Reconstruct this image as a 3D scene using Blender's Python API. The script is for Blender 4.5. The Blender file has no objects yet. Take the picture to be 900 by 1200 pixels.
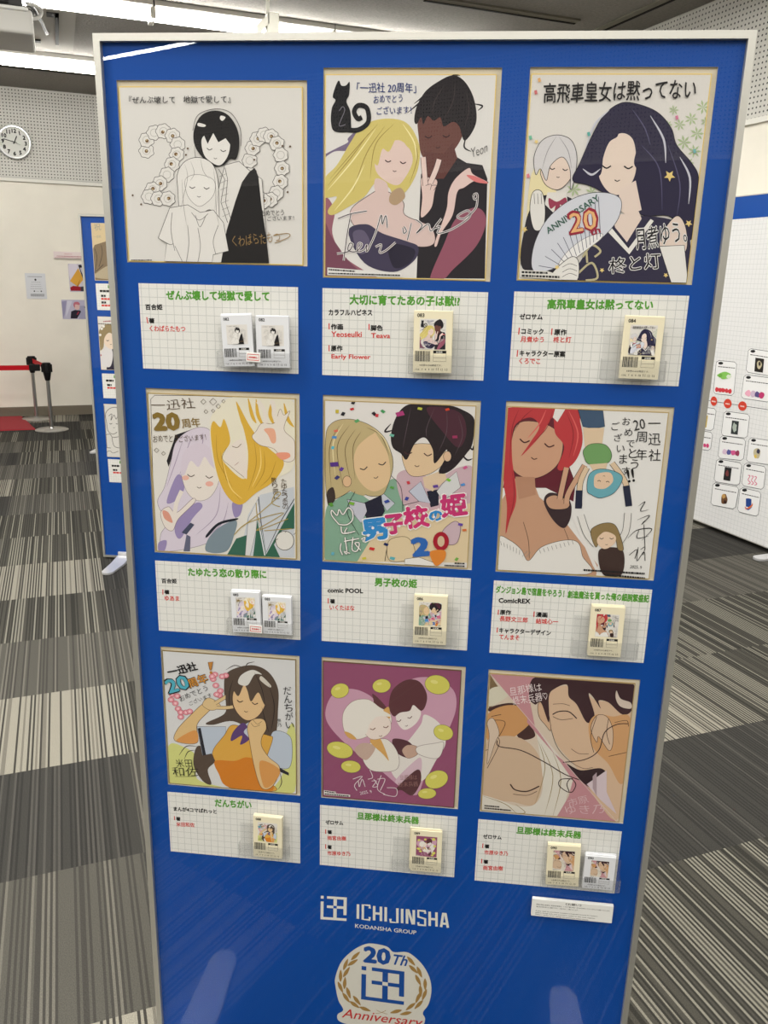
import bpy, bmesh, math, random
from mathutils import Vector, Matrix
from mathutils.geometry import tessellate_polygon

S = bpy.context.scene
COL = S.collection
random.seed(7)

# ------------------------------------------------------------ camera, exposure, lights
EYE = 1.5
ROOM_TURN = math.radians(27.0)          # the display board stands turned 27 degrees to the room
PITCH, YAW, ROLL, FPX = .27588, .10018, .02427, 962.0

def cam_rot():
    cx, sx, cy, sy, cz, sz = (math.cos(PITCH), math.sin(PITCH), math.cos(YAW), math.sin(YAW), math.cos(ROLL), math.sin(ROLL))
    B = Matrix(((1, 0, 0), (0, 0, -1), (0, 1, 0)))
    Rx = Matrix(((1, 0, 0), (0, cx, -sx), (0, sx, cx)))
    Ry = Matrix(((cy, 0, sy), (0, 1, 0), (-sy, 0, cy)))
    Rz = Matrix(((cz, -sz, 0), (sz, cz, 0), (0, 0, 1)))
    return Rz @ Rx @ Ry @ B              # board axes -> camera (right, down, forward)
RC = cam_rot()
TURN = Matrix.Rotation(-ROOM_TURN, 4, 'Z')   # board axes -> room axes
cam_data = bpy.data.cameras.new('camera')
cam = bpy.data.objects.new('camera', cam_data)
COL.objects.link(cam)
cam_data.sensor_fit = 'VERTICAL'
cam_data.sensor_height = 36.0
cam_data.lens = FPX / 1200.0 * 36.0
cam_data.clip_start = .05
m3 = Matrix((RC[0], -RC[1], -RC[2])).transposed()
cam.matrix_world = Matrix.Translation((0, 0, EYE)) @ TURN @ m3.to_4x4()
S.camera = cam

vs = S.view_settings
vs.view_transform = 'Standard'
vs.look = 'None'
vs.gamma = 1.0
vs.use_curve_mapping = False
vs.exposure = .8
S.cycles.transparent_max_bounces = 32      # several clear sheets stand one behind the other

world = bpy.data.worlds.new('world')
S.world = world
world.use_nodes = True
world.node_tree.nodes['Background'].inputs[0].default_value = (.9, .95, 1, 1)
world.node_tree.nodes['Background'].inputs[1].default_value = .05

CEIL = 3.22
LAMP_L = 24
LAMP_COL = (1.0, .975, .92)
ROW_Y = [8.1, 6.33, 4.56, 2.79, 1.02, -.75, -2.58]      # rows of strip lights along the room
for y in ROW_Y[2:]:
    ld = bpy.data.lights.new('strip_light', 'AREA')
    ld.shape = 'RECTANGLE'
    ld.size, ld.size_y = 8.4, .075
    ld.energy = LAMP_L * math.pi * ld.size * .13
    ld.color = LAMP_COL
    lo = bpy.data.objects.new('strip_light', ld)
    COL.objects.link(lo)
    lo.location = (-1.1, y, CEIL - .075)

# ------------------------------------------------------------ projection helpers
def ray(px, py):
    d = Vector(((px - 450) / FPX, (py - 600) / FPX, 1.0))
    return RC.transposed() @ d           # in board axes
BD = 1.25                                # distance of the board's plane from the eye
def at(px, py, off=0.0):
    """photo pixel -> (x, z) on the board's plane, or off metres in front of it"""
    d = ray(px, py)
    t = (BD - off) / d.y
    return d.x * t, EYE + d.z * t
def room_at(px, py, axis, val):
    d = TURN.to_3x3() @ ray(px, py)
    t = (val - (EYE if axis == 2 else 0)) / d[axis]
    p = d * t
    p.z += EYE
    return p
BOARD = Matrix.Translation(TURN @ Vector((0, BD, 0))) @ TURN       # board frame: x right, y into the board, z up

# ------------------------------------------------------------ materials
def lin(c):
    return tuple(((v / 255) / 12.92 if v / 255 <= .04045 else ((v / 255 + .055) / 1.055) ** 2.4) for v in c)
MATS = {}
def mat(rgb, rough=.6, metal=0.0, name=None, spec=.2):
    k = (tuple(rgb), rough, metal, spec)
    if k in MATS: return MATS[k]
    m = bpy.data.materials.new(name or 'paint')
    m.use_nodes = True
    b = m.node_tree.nodes['Principled BSDF']
    b.inputs['Base Color'].default_value = lin(rgb) + (1,)
    b.inputs['Roughness'].default_value = rough
    b.inputs['Metallic'].default_value = metal
    b.inputs['Specular IOR Level'].default_value = spec
    MATS[k] = m
    return m
class NT:
    """small node builder"""
    def __init__(s, name):
        s.m = bpy.data.materials.new(name); s.m.use_nodes = True
        s.t = s.m.node_tree; s.b = s.t.nodes['Principled BSDF']; s.out = s.t.nodes['Material Output']
    def n(s, typ, **kw):
        x = s.t.nodes.new(typ)
        for k, v in kw.items():
            if k.startswith('i_'):
                key = k[2:]; key = int(key) if key.isdigit() else key
                if hasattr(v, 'is_output'): s.t.links.new(v, x.inputs[key])
                else: x.inputs[key].default_value = v
            else: setattr(x, k, v)
        return x
    def math(s, op, a, b=None, c=None):
        x = s.t.nodes.new('ShaderNodeMath'); x.operation = op
        for i, v in enumerate((a, b, c)):
            if v is None: continue
            if hasattr(v, 'is_output'): s.t.links.new(v, x.inputs[i])
            else: x.inputs[i].default_value = v
        return x.outputs[0]
    def mix(s, f, a, b):
        x = s.t.nodes.new('ShaderNodeMix'); x.data_type = 'RGBA'
        for i, v in ((0, f), (6, a), (7, b)):
            if hasattr(v, 'is_output'): s.t.links.new(v, x.inputs[i])
            elif i == 0: x.inputs[0].default_value = v
            else: x.inputs[i].default_value = lin(v) + (1,)
        return x.outputs[2]
    def link(s, a, b): s.t.links.new(a, b)
    def coord(s):
        tc = s.n('ShaderNodeTexCoord'); sp = s.n('ShaderNodeSeparateXYZ', i_0=tc.outputs['Object'])
        return tc.outputs['Object'], sp.outputs[0], sp.outputs[1], sp.outputs[2]
def grain(rgb, amt=.08, scale=60, bump=.15, rough=.8, name='plaster', dist=.004):
    q = NT(name); o, x, y, z = q.coord()
    nz = q.n('ShaderNodeTexNoise', i_Vector=o, i_Scale=scale, i_Detail=4.0)
    dark = tuple(v * (1 - amt) for v in rgb); lite = tuple(min(255, v * (1 + amt)) for v in rgb)
    q.link(q.mix(nz.outputs[0], dark, lite), q.b.inputs['Base Color'])
    bp = q.n('ShaderNodeBump', i_Strength=bump, i_Distance=dist, i_Height=nz.outputs[0])
    q.link(bp.outputs[0], q.b.inputs['Normal'])
    q.b.inputs['Roughness'].default_value = rough
    return q.m
def perforated(axis, pitch=.03, rad=.0058, base=(205, 203, 196), panel=.91):
    q = NT('perforated_board'); o, x, y, z = q.coord()
    u = x if axis == 0 else y
    def cell(v):
        return q.math('SUBTRACT', q.math('FRACT', q.math('DIVIDE', v, pitch)), .5)
    a, b = cell(u), cell(z)
    r = q.math('SQRT', q.math('ADD', q.math('MULTIPLY', a, a), q.math('MULTIPLY', b, b)))
    hole = q.math('LESS_THAN', r, rad / pitch)
    j = q.math('LESS_THAN', q.math('ABSOLUTE', q.math('SUBTRACT', q.math('FRACT', q.math('DIVIDE', u, panel)), .5)), .003)
    j2 = q.math('LESS_THAN', q.math('ABSOLUTE', q.math('SUBTRACT', q.math('FRACT', q.math('DIVIDE', q.math('ADD', z, -.12), panel)), .5)), .003)
    nz = q.n('ShaderNodeTexNoise', i_Vector=o, i_Scale=3.0)
    c = q.mix(nz.outputs[0], tuple(v - 8 for v in base), tuple(v + 8 for v in base))
    c = q.mix(q.math('MULTIPLY', q.math('MAXIMUM', j, j2), .35), c, (120, 118, 112))
    c = q.mix(hole, c, (38, 37, 35))
    q.link(c, q.b.inputs['Base Color'])
    q.b.inputs['Roughness'].default_value = .7
    return q.m
def gridpaper(rgb=(228, 227, 222), line=(192, 193, 189), pitch=.0126, w=.03, off=(0, 0), axes=(0, 2)):
    q = NT('grid_paper'); o, x, y, z = q.coord(); c = (x, y, z)
    def ln(v, of):
        return q.math('LESS_THAN', q.math('ABSOLUTE', q.math('SUBTRACT', q.math('FRACT', q.math('DIVIDE', q.math('ADD', v, of), pitch)), .5)), w)
    g = q.math('MAXIMUM', ln(c[axes[0]], off[0]), ln(c[axes[1]], off[1]))
    q.link(q.mix(g, rgb, line), q.b.inputs['Base Color'])
    q.b.inputs['Roughness'].default_value = .55
    q.b.inputs['Specular IOR Level'].default_value = .3
    return q.m
def carpet(name, levels, seed):
    """loop-pile carpet tile: random thin stripes running along the room's y axis"""
    q = NT(name); o, x, y, z = q.coord()
    row = q.math('FLOOR', q.math('DIVIDE', q.math('ADD', y, -1.465), .508))
    colm = q.math('FLOOR', q.math('DIVIDE', q.math('ADD', x, .412), .508))
    sd = q.math('ADD', q.math('MULTIPLY', row, 37.31), q.math('ADD', q.math('MULTIPLY', colm, 91.7), seed))
    k = q.math('FLOOR', q.math('DIVIDE', x, .0062))
    wn = q.n('ShaderNodeTexWhiteNoise', noise_dimensions='1D', i_W=q.math('ADD', k, sd))
    par = q.math('ABSOLUTE', q.math('SUBTRACT', k, q.math('MULTIPLY', q.math('FLOOR', q.math('MULTIPLY', k, .5)), 2.0)))
    rp = q.n('ShaderNodeValToRGB', i_Fac=q.math('ADD', q.math('MULTIPLY', wn.outputs[0], .62), q.math('MULTIPLY', par, .38)))
    rp.color_ramp.interpolation = 'CONSTANT'
    el = rp.color_ramp.elements
    el[0].position, el[0].color = levels[0][0], lin(levels[0][1]) + (1,)
    el[1].position, el[1].color = levels[1][0], lin(levels[1][1]) + (1,)
    for p, c in levels[2:]:
        e = el.new(p); e.color = lin(c) + (1,)
    nz = q.n('ShaderNodeTexNoise', i_Vector=o, i_Scale=420.0, i_Detail=3.0)
    mulv = q.n('ShaderNodeMix', data_type='RGBA', blend_type='MULTIPLY'); mulv.inputs[0].default_value = .8
    q.link(rp.outputs[0], mulv.inputs[6])
    r2 = q.n('ShaderNodeValToRGB', i_Fac=nz.outputs[0])
    r2.color_ramp.elements[0].position = .3; r2.color_ramp.elements[0].color = (.6, .6, .6, 1)
    r2.color_ramp.elements[1].position = .7; r2.color_ramp.elements[1].color = (1.25, 1.25, 1.25, 1)
    q.link(r2.outputs[0], mulv.inputs[7])
    q.link(mulv.outputs[2], q.b.inputs['Base Color'])
    q.b.inputs['Roughness'].default_value = .95
    q.b.inputs['Specular IOR Level'].default_value = .1
    bp = q.n('ShaderNodeBump', i_Strength=.5, i_Distance=.003, i_Height=nz.outputs[0])
    q.link(bp.outputs[0], q.b.inputs['Normal'])
    return q.m
def clear_sheet(name, f0=.04, tint=(1, 1, 1), wave=0.0, rough=.0, veil=0.0):
    """clear acrylic: straight-through transmission plus a Fresnel-weighted gloss (and a slight surface haze)"""
    q = NT(name); t = q.t
    t.nodes.remove(q.b)
    ge = q.n('ShaderNodeNewGeometry')
    gl = q.n('ShaderNodeBsdfGlossy', i_Roughness=rough)
    if wave:
        tc = q.n('ShaderNodeTexCoord')
        mp = q.n('ShaderNodeMapping', i_Vector=tc.outputs['Object']); mp.inputs['Scale'].default_value = (1.0, 1.0, 1.0)
        nz = q.n('ShaderNodeTexNoise', i_Vector=mp.outputs[0], i_Scale=4.0, i_Detail=0.0)
        bp = q.n('ShaderNodeBump', i_Strength=1.0, i_Distance=wave, i_Height=nz.outputs[0])
        q.link(bp.outputs[0], gl.inputs['Normal'])
    dp = q.n('ShaderNodeVectorMath', operation='DOT_PRODUCT', i_0=ge.outputs['Normal'], i_1=ge.outputs['Incoming'])
    c = q.math('ABSOLUTE', dp.outputs['Value'])
    p5 = q.math('POWER', q.math('SUBTRACT', 1.0, c), 5.0)
    fr = q.math('ADD', q.math('MULTIPLY', p5, 1 - f0), f0)
    tr = q.n('ShaderNodeBsdfTransparent'); tr.inputs[0].default_value = tint + (1,)
    base = tr.outputs[0]
    if veil:
        df = q.n('ShaderNodeBsdfDiffuse'); df.inputs[0].default_value = (.85, .85, .85, 1)
        mv = q.n('ShaderNodeMixShader', i_0=veil, i_1=base, i_2=df.outputs[0]); base = mv.outputs[0]
    mx = q.n('ShaderNodeMixShader', i_0=fr, i_1=base, i_2=gl.outputs[0])
    q.link(mx.outputs[0], q.out.inputs[0])
    return q.m
def glow(rgb, strength, name='lamp_glow'):
    q = NT(name)
    q.b.inputs['Base Color'].default_value = (.8, .8, .8, 1)
    q.b.inputs['Emission Color'].default_value = tuple(rgb) + (1,)
    q.b.inputs['Emission Strength'].default_value = strength
    return q.m

M_ALU = mat((196, 194, 186), .38, .75, 'aluminium')
M_STEEL = mat((190, 190, 188), .3, 1.0, 'brushed_steel')
def brushed():
    q = NT('brushed_plate'); o, x, y, z = q.coord()
    mp = q.n('ShaderNodeMapping', i_Vector=o); mp.inputs['Scale'].default_value = (900, 18, 18)
    nz = q.n('ShaderNodeTexNoise', i_Vector=mp.outputs[0], i_Scale=1.0, i_Detail=2.0)
    q.link(q.mix(nz.outputs[0], (205, 205, 208), (240, 240, 242)), q.b.inputs['Base Color'])
    q.b.inputs['Metallic'].default_value = .55; q.b.inputs['Roughness'].default_value = .3
    return q.m
M_FOOT = brushed()
M_BLUE = mat((2, 71, 156), .45, 0, 'blue_print')
M_CREAM = mat((214, 204, 182), .7, 0, 'cream_board')
M_WHITE = mat((226, 225, 221), .6, 0, 'white_paper')
M_BLACKP = mat((22, 22, 23), .45, 0, 'black_plastic')
M_ACRYL = clear_sheet('acrylic_sheet', .019, wave=.0009)
M_POCKET = clear_sheet('clear_pocket', .05, tint=(.982, .984, .986), rough=.05, veil=.025)
M_INK = (24, 22, 24)

# ------------------------------------------------------------ mesh helpers
class MB:
    """collects faces of several materials and links them as ONE mesh object"""
    def __init__(s): s.v, s.f, s.mi, s.mats, s.smooth = [], [], [], [], False
    def slot(s, m):
        if m not in s.mats: s.mats.append(m)
        return s.mats.index(m)
    def face(s, pts, m):
        b = len(s.v); s.v += [tuple(p) for p in pts]; s.f.append(tuple(range(b, b + len(pts)))); s.mi.append(s.slot(m))
    def mesh(s, vs_, fs_, m):
        b = len(s.v); s.v += [tuple(p) for p in vs_]; k = s.slot(m)
        for f in fs_: s.f.append(tuple(b + i for i in f)); s.mi.append(k)
    def box(s, lo, hi, m, M=None):
        x0, y0, z0 = lo; x1, y1, z1 = hi
        P = [Vector(p) for p in ((x0, y0, z0), (x1, y0, z0), (x1, y1, z0), (x0, y1, z0), (x0, y0, z1), (x1, y0, z1), (x1, y1, z1), (x0, y1, z1))]
        if M: P = [M @ p for p in P]
        s.mesh(P, ((0, 3, 2, 1), (4, 5, 6, 7), (0, 1, 5, 4), (1, 2, 6, 5), (2, 3, 7, 6), (3, 0, 4, 7)), m)
    def bbox(s, lo, hi, m, r=.002, seg=2, M=None):
        """bevelled box"""
        bm = bmesh.new(); bmesh.ops.create_cube(bm, size=1)
        c = [(a + b) / 2 for a, b in zip(lo, hi)]; d = [b - a for a, b in zip(lo, hi)]
        for v in bm.verts: v.co = Vector((c[0] + v.co.x * d[0], c[1] + v.co.y * d[1], c[2] + v.co.z * d[2]))
        bmesh.ops.bevel(bm, geom=bm.edges[:], offset=min(r, min(d) * .45), segments=seg, affect='EDGES', profile=.5)
        bm.verts.index_update()
        s.mesh([(M @ v.co if M else v.co) for v in bm.verts], [[v.index for v in f.verts] for f in bm.faces], m); bm.free()
    def prism(s, pts, axis, a, b, m):
        """polygon pts in the two other axes, extruded from a to b along axis"""
        def P(p, h):
            q = [0, 0, 0]; o = [i for i in range(3) if i != axis]; q[o[0]], q[o[1]] = p; q[axis] = h; return q
        n = len(pts); V = [P(p, a) for p in pts] + [P(p, b) for p in pts]
        tri = tessellate_polygon([[Vector((p[0], p[1], 0)) for p in pts]])
        F = [tuple(t) for t in tri] + [tuple(i + n for i in reversed(t)) for t in tri]
        F += [(i, (i + 1) % n, n + (i + 1) % n, n + i) for i in range(n)]
        s.mesh(V, F, m)
    def tube(s, path, r, m, seg=10, cap=True):
        path = [Vector(p) for p in path]; n = len(path); rr = r if isinstance(r, (list, tuple)) else [r] * n
        V, F = [], []
        up = None
        for i, p in enumerate(path):
            t = (path[min(i + 1, n - 1)] - path[max(i - 1, 0)]).normalized()
            if up is None: up = t.orthogonal().normalized()
            u = (up - t * up.dot(t)).normalized(); up = u; w = t.cross(u)
            for k in range(seg):
                a = 2 * math.pi * k / seg
                V.append(p + (u * math.cos(a) + w * math.sin(a)) * rr[i])
        for i in range(n - 1):
            for k in range(seg):
                F.append((i * seg + k, i * seg + (k + 1) % seg, (i + 1) * seg + (k + 1) % seg, (i + 1) * seg + k))
        if cap: F += [tuple(range(seg - 1, -1, -1)), tuple((n - 1) * seg + k for k in range(seg))]
        s.mesh(V, F, m)
    def lathe(s, prof, m, seg=32, c=(0, 0, 0), cap=True):
        V, F = [], []
        for r, z in prof:
            for k in range(seg):
                a = 2 * math.pi * k / seg; V.append((c[0] + r * math.cos(a), c[1] + r * math.sin(a), c[2] + z))
        for i in range(len(prof) - 1):
            for k in range(seg): F.append((i * seg + k, i * seg + (k + 1) % seg, (i + 1) * seg + (k + 1) % seg, (i + 1) * seg + k))
        if cap: F.append(tuple(range(seg - 1, -1, -1))); F.append(tuple((len(prof) - 1) * seg + k for k in range(seg)))
        s.mesh(V, F, m)
    def build(s, name, parent=None, label=None):
        me = bpy.data.meshes.new(name); me.from_pydata(s.v, [], s.f)
        for m in s.mats: me.materials.append(m)
        me.polygons.foreach_set('material_index', s.mi)
        if s.smooth:
            me.polygons.foreach_set('use_smooth', [True] * len(s.f))
            me.set_sharp_from_angle(angle=math.radians(40))
        me.update()
        o = bpy.data.objects.new(name, me); COL.objects.link(o)
        if parent: o.parent = parent
        if label: o['label'] = label
        return o
def tag(o, label, cat, group=None):
    o['label'] = label; o['category'] = cat
    if group: o['group'] = group
    return o
def thing(name, label, cat, M=None, group=None):
    o = bpy.data.objects.new(name, None); COL.objects.link(o); o.empty_display_size = .05
    if M is not None: o.matrix_world = M
    return tag(o, label, cat, group)
def struct(name, mb):
    o = mb.build(name); o['kind'] = 'structure'; return o
def copy_tree(o, parent=None):
    c = o.copy(); COL.objects.link(c)
    if parent: c.parent = parent
    for ch in list(o.children): copy_tree(ch, c)
    return c

# ------------------------------------------------------------ flat print: shapes, pen strokes and lettering
def spline(pts, closed=True, k=6):
    n = len(pts); out = []
    if n < 3: return list(pts)
    rng = range(n) if closed else range(n - 1)
    for i in rng:
        if closed: p0, p1, p2, p3 = pts[i - 1], pts[i], pts[(i + 1) % n], pts[(i + 2) % n]
        else: p0, p1, p2, p3 = pts[max(i - 1, 0)], pts[i], pts[i + 1], pts[min(i + 2, n - 1)]
        for j in range(k):
            t = j / k
            out.append(tuple(.5 * (2 * p1[a] + (p2[a] - p0[a]) * t + (2 * p0[a] - 5 * p1[a] + 4 * p2[a] - p3[a]) * t * t + (3 * p1[a] - p0[a] - 3 * p2[a] + p3[a]) * t ** 3) for a in (0, 1)))
    if not closed: out.append(tuple(pts[-1]))
    return out
_txt = bpy.data.curves.new('lettering', 'FONT'); _txt_o = bpy.data.objects.new('lettering', _txt); COL.objects.link(_txt_o)
_cache = {}
def glyphs(body, bold=0.0):
    k = (body, round(bold, 3))
    if k not in _cache:
        _txt.body = body; _txt.offset = bold; _txt.resolution_u = 2; _txt.fill_mode = 'FRONT'
        bpy.context.view_layer.update()
        me = _txt_o.evaluated_get(bpy.context.evaluated_depsgraph_get()).to_mesh()
        V = [(v.co.x, v.co.y) for v in me.vertices]; F = [tuple(p.vertices) for p in me.polygons]
        _txt_o.evaluated_get(bpy.context.evaluated_depsgraph_get()).to_mesh_clear()
        _cache[k] = (V, F)
    return _cache[k]
STEP = .00001
class Print:
    """flat print on a plane: local x right, z up, facing -y; pix maps crop pixels to (x, z)"""
    def __init__(s, pix, y0=0.0, clip=None):
        s.pix, s.y, s.mb, s.clip = pix, y0, MB(), clip
    def P(s, p):
        x, z = s.pix(*p)
        if s.clip: x = min(max(x, s.clip[0]), s.clip[1]); z = min(max(z, s.clip[2]), s.clip[3])
        return x, z
    def _fill(s, q, m):
        s.y -= STEP
        cl = []
        for p in q:
            if not cl or abs(p[0] - cl[-1][0]) + abs(p[1] - cl[-1][1]) > 1e-6: cl.append(p)
        if len(cl) < 3: return
        tri = tessellate_polygon([[Vector((p[0], p[1], 0)) for p in cl]])
        V = [(x, s.y, z) for x, z in cl]; F = []
        for t in tri:
            a, b, c = (cl[i] for i in t)
            cr = (b[0] - a[0]) * (c[1] - a[1]) - (b[1] - a[1]) * (c[0] - a[0])
            if abs(cr) < 1e-12: continue
            F.append(tuple(t) if cr > 0 else tuple(reversed(t)))
        s.mb.mesh(V, F, m)
    def f(s, col, pts, smooth=True, ink=None, w=2.5):
        pts = spline(pts) if smooth else list(pts)
        s._fill([s.P(p) for p in pts], mat(col))
        if ink: s.s(ink, w, pts + [pts[0]], False)
    def s(s, col, w, pts, smooth=True, taper=False):
        """pen stroke, w in crop pixels"""
        if smooth: pts = spline(pts, False)
        c0 = s.pix(*pts[0]); c1 = s.pix(pts[0][0] + 10, pts[0][1]); u = math.hypot(c1[0] - c0[0], c1[1] - c0[1]) / 10
        q = [s.P(p) for p in pts]; hw = w * u / 2; n = len(q); L, R = [], []
        for i in range(n):
            a, b = q[max(i - 1, 0)], q[min(i + 1, n - 1)]
            dx, dz = b[0] - a[0], b[1] - a[1]; d = math.hypot(dx, dz) or 1e-9
            h = hw * (1 if not taper else max(.25, math.sin(math.pi * (i + .6) / (n + .2))))
            L.append((q[i][0] - dz / d * h, q[i][1] + dx / d * h)); R.append((q[i][0] + dz / d * h, q[i][1] - dx / d * h))
        s.y -= STEP; V = [(x, s.y, z) for x, z in L + R]
        s.mb.mesh(V, [(i, n + i, n + i + 1, i + 1) for i in range(n - 1)], mat(col))
    def dot(s, col, c, r, ry=None, ink=None, w=2, rot=0, n=18):
        ry = ry or r; ca, sa = math.cos(rot), math.sin(rot)
        pts = [(c[0] + r * math.cos(a) * ca - ry * math.sin(a) * sa, c[1] + r * math.cos(a) * sa + ry * math.sin(a) * ca) for a in (2 * math.pi * i / n for i in range(n))]
        s.f(col, pts, False, ink, w)
    def t(s, col, body, p0, p1, h=None, bold=.012, wob=0.0, slant=0.0):
        """lettering from its left baseline p0 to its right baseline p1; h is the height in crop pixels; bold thickens the strokes"""
        a, b = s.pix(*p0), s.pix(*p1)
        V, F = glyphs(body, min(0.0, bold) if bold < 0 else 0.0)
        if not V: return
        x0 = min(v[0] for v in V); x1 = max(v[0] for v in V)
        dx, dz = b[0] - a[0], b[1] - a[1]; W = math.hypot(dx, dz); k = W / (x1 - x0); ux, uz = dx / W, dz / W
        kz = k
        if h:
            y1 = max(v[1] for v in V); y0 = min(v[1] for v in V); c = s.pix(p0[0], p0[1] - h); kz = math.hypot(c[0] - a[0], c[1] - a[1]) / (y1 - min(0, y0))
        r = random.Random(body); ph = r.random() * 6
        if bold <= 0: shifts = ((0, 0),)
        elif bold < .02: shifts = ((-bold, bold * .6), (bold, -bold * .6))
        else: shifts = [(bold * math.cos(i * 1.0472 + .5), bold * math.sin(i * 1.0472 + .5)) for i in range(6)] + ([(0, 0)] if bold > .05 else [])
        for sx, sy in shifts:
            s.y -= STEP / 4; out = []
            for x, y in V:
                X = (x - x0 + sx) * k + y * kz * slant; Y = (y + sy) * kz
                if wob: Y += wob * kz * math.sin((x - x0) * 2.3 + ph); X += wob * k * math.sin(y * 5 + x * 1.7 + ph)
                q = (a[0] + ux * X - uz * Y, a[1] + uz * X + ux * Y)
                if s.clip: q = (min(max(q[0], s.clip[0]), s.clip[1]), min(max(q[1], s.clip[2]), s.clip[3]))
                out.append((q[0], s.y, q[1]))
            s.mb.mesh(out, F, mat(col))
    def tv(s, col, body, p0, p1, size, bold=.012, wob=.0):
        """vertical lettering: centres of first and last character"""
        n = len(body)
        for i, ch in enumerate(body):
            t = i / max(1, n - 1); cx = p0[0] + (p1[0] - p0[0]) * t; cy = p0[1] + (p1[1] - p0[1]) * t
            if ch in 'ー': 
                s.s(col, size * .1, [(cx, cy - size * .35), (cx, cy + size * .35)], False); continue
            s.t(col, ch, (cx - size * .46, cy + size * .38), (cx + size * .46, cy + size * .38 - wob * size), None if ch in 'いうえおあめでとごますたゆ一' else size * .9, bold)
    def dashes(s, col, p0, p1, h, seed=1, word=(6, 22), gap=4):
        """a line of print too small to read"""
        r = random.Random(seed); L = math.hypot(p1[0] - p0[0], p1[1] - p0[1]); d = 0
        while d < L:
            w = min(r.uniform(*word), L - d); a = d / L; b = (d + w) / L
            A = (p0[0] + (p1[0] - p0[0]) * a, p0[1] + (p1[1] - p0[1]) * a); B = (p0[0] + (p1[0] - p0[0]) * b, p0[1] + (p1[1] - p0[1]) * b)
            s.f(col, [A, B, (B[0], B[1] + h), (A[0], A[1] + h)], False); d += w + gap
    def face(s, c, w, tilt=0.0, col=M_INK, lw=2.0, skin=None):
        """a plain closed-eyed face: two lids and a small mouth"""
        ca, sa = math.cos(tilt), math.sin(tilt)
        def q(x, y): return (c[0] + (x * ca - y * sa) * w, c[1] + (x * sa + y * ca) * w)
        for sx in (-.5, .5):
            s.s(col, lw * 1.5, [q(sx - .2, -.02), q(sx, .09), q(sx + .2, -.02)])
        s.s(col, lw, [q(-.12, .62), q(0, .68), q(.12, .62)])
    def build(s, name, parent, label=None): return s.mb.build(name, parent, label)

# ------------------------------------------------------------ the room
X0, X1, Y0, Y1 = -7.0, 3.95, -4.2, 9.55
WAIN = 2.37                                # height of the white trim under the perforated boards
M_WALL = grain((236, 231, 218), .025, 5, .08, .75, 'white_wall')
M_WALL2 = grain((116, 112, 104), .04, 5, .08, .75, 'grey_wall')
M_CEIL = grain((126, 122, 116), .16, 55, .6, .95, 'rough_ceiling', .008)
M_TRIMW = mat((226, 224, 216), .5)
M_BASE = mat((122, 114, 100), .6)
T = .508
CARPETS = [
    carpet('carpet_dark', [(0, (50, 49, 47)), (.4, (60, 59, 56)), (.75, (76, 74, 70))], 3.0),
    carpet('carpet_light', [(0, (62, 60, 56)), (.3, (112, 108, 99)), (.46, (142, 138, 126))], 11.0),
    carpet('carpet_mid', [(0, (52, 51, 47)), (.44, (72, 70, 64)), (.72, (128, 125, 114))], 23.0),
    carpet('carpet_grey', [(0, (66, 64, 60)), (.4, (82, 80, 74)), (.74, (104, 101, 93))], 31.0),
]
KNOWN = {-1: {0: 0, 1: 1, 2: 2, 3: 0, 4: 2, 5: 1, 6: 3, 7: 2, 8: 0, 9: 1, 10: 3, 11: 0, 12: 3, 13: 2, -1: 1, -2: 2},
         -2: {8: 2, 9: 2, 10: 1, 11: 3, 12: 0, 13: 1, 7: 3, 6: 2}}
for cc in range(1, 8):
    KNOWN[cc] = {-1: 2, 0: 0, 1: 3 if cc < 4 else 2, 2: 2, 3: 3, 4: 0, 5: 0, -2: 2, -3: 0}
KNOWN[3][1] = 3; KNOWN[2][2] = 0; KNOWN[4][2] = 1; KNOWN[3][2] = 1; KNOWN[4][1] = 1; KNOWN[3][1] = 2
fl = MB(); rr = random.Random(5)
ix0, ix1 = math.floor((X0 + .412) / T), math.floor((X1 + .412) / T)
iy0, iy1 = math.floor((Y0 - 1.465) / T), math.floor((Y1 - 1.465) / T)
for i in range(ix0, ix1 + 1):
    for j in range(iy0, iy1 + 1):
        k = KNOWN.get(i + 0, {}).get(j)
        if k is None: k = rr.choice((0, 1, 2, 3, 2))
        xa, xb = max(X0, i * T - .412), min(X1, (i + 1) * T - .412)
        ya, yb = max(Y0, j * T + 1.465), min(Y1, (j + 1) * T + 1.465)
        fl.face([(xa, ya, 0), (xb, ya, 0), (xb, yb, 0), (xa, yb, 0)], CARPETS[k])
struct('floor', fl)
c = MB(); c.box((X0 - .1, Y0 - .1, CEIL), (X1 + .1, Y1 + .1, CEIL + .1), M_CEIL); struct('ceiling', c)
def wall(name, axis, val, lo, hi, out, upper=True):
    w = MB(); mp = perforated(0 if axis == 1 else 1); low = M_WALL2 if name == 'wall_front' else M_WALL
    def bx(a, b, z0, z1, m, t0, t1):
        if axis == 1: w.box((a, min(t0, t1), z0), (b, max(t0, t1), z1), m)
        else: w.box((min(t0, t1), a, z0), (max(t0, t1), b, z1), m)
    wain = WAIN if axis == 1 else WAIN_SIDE
    bx(lo, hi, 0, wain, low, val, val + out * .1)
    bx(lo, hi, wain, CEIL, mp, val + out * .0, val + out * .1)
    struct(name, w)
    tr = MB()
    def bt(z0, z1, d, m):
        if axis == 1: tr.box((lo, min(val, val - out * d), z0), (hi, max(val, val - out * d), z1), m)
        else: tr.box((min(val, val - out * d), lo, z0), (max(val, val - out * d), hi, z1), m)
    bt(wain - .012, wain + .018, .022, M_TRIMW)
    return tr, bt
WAIN_SIDE = 2.455
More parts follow.
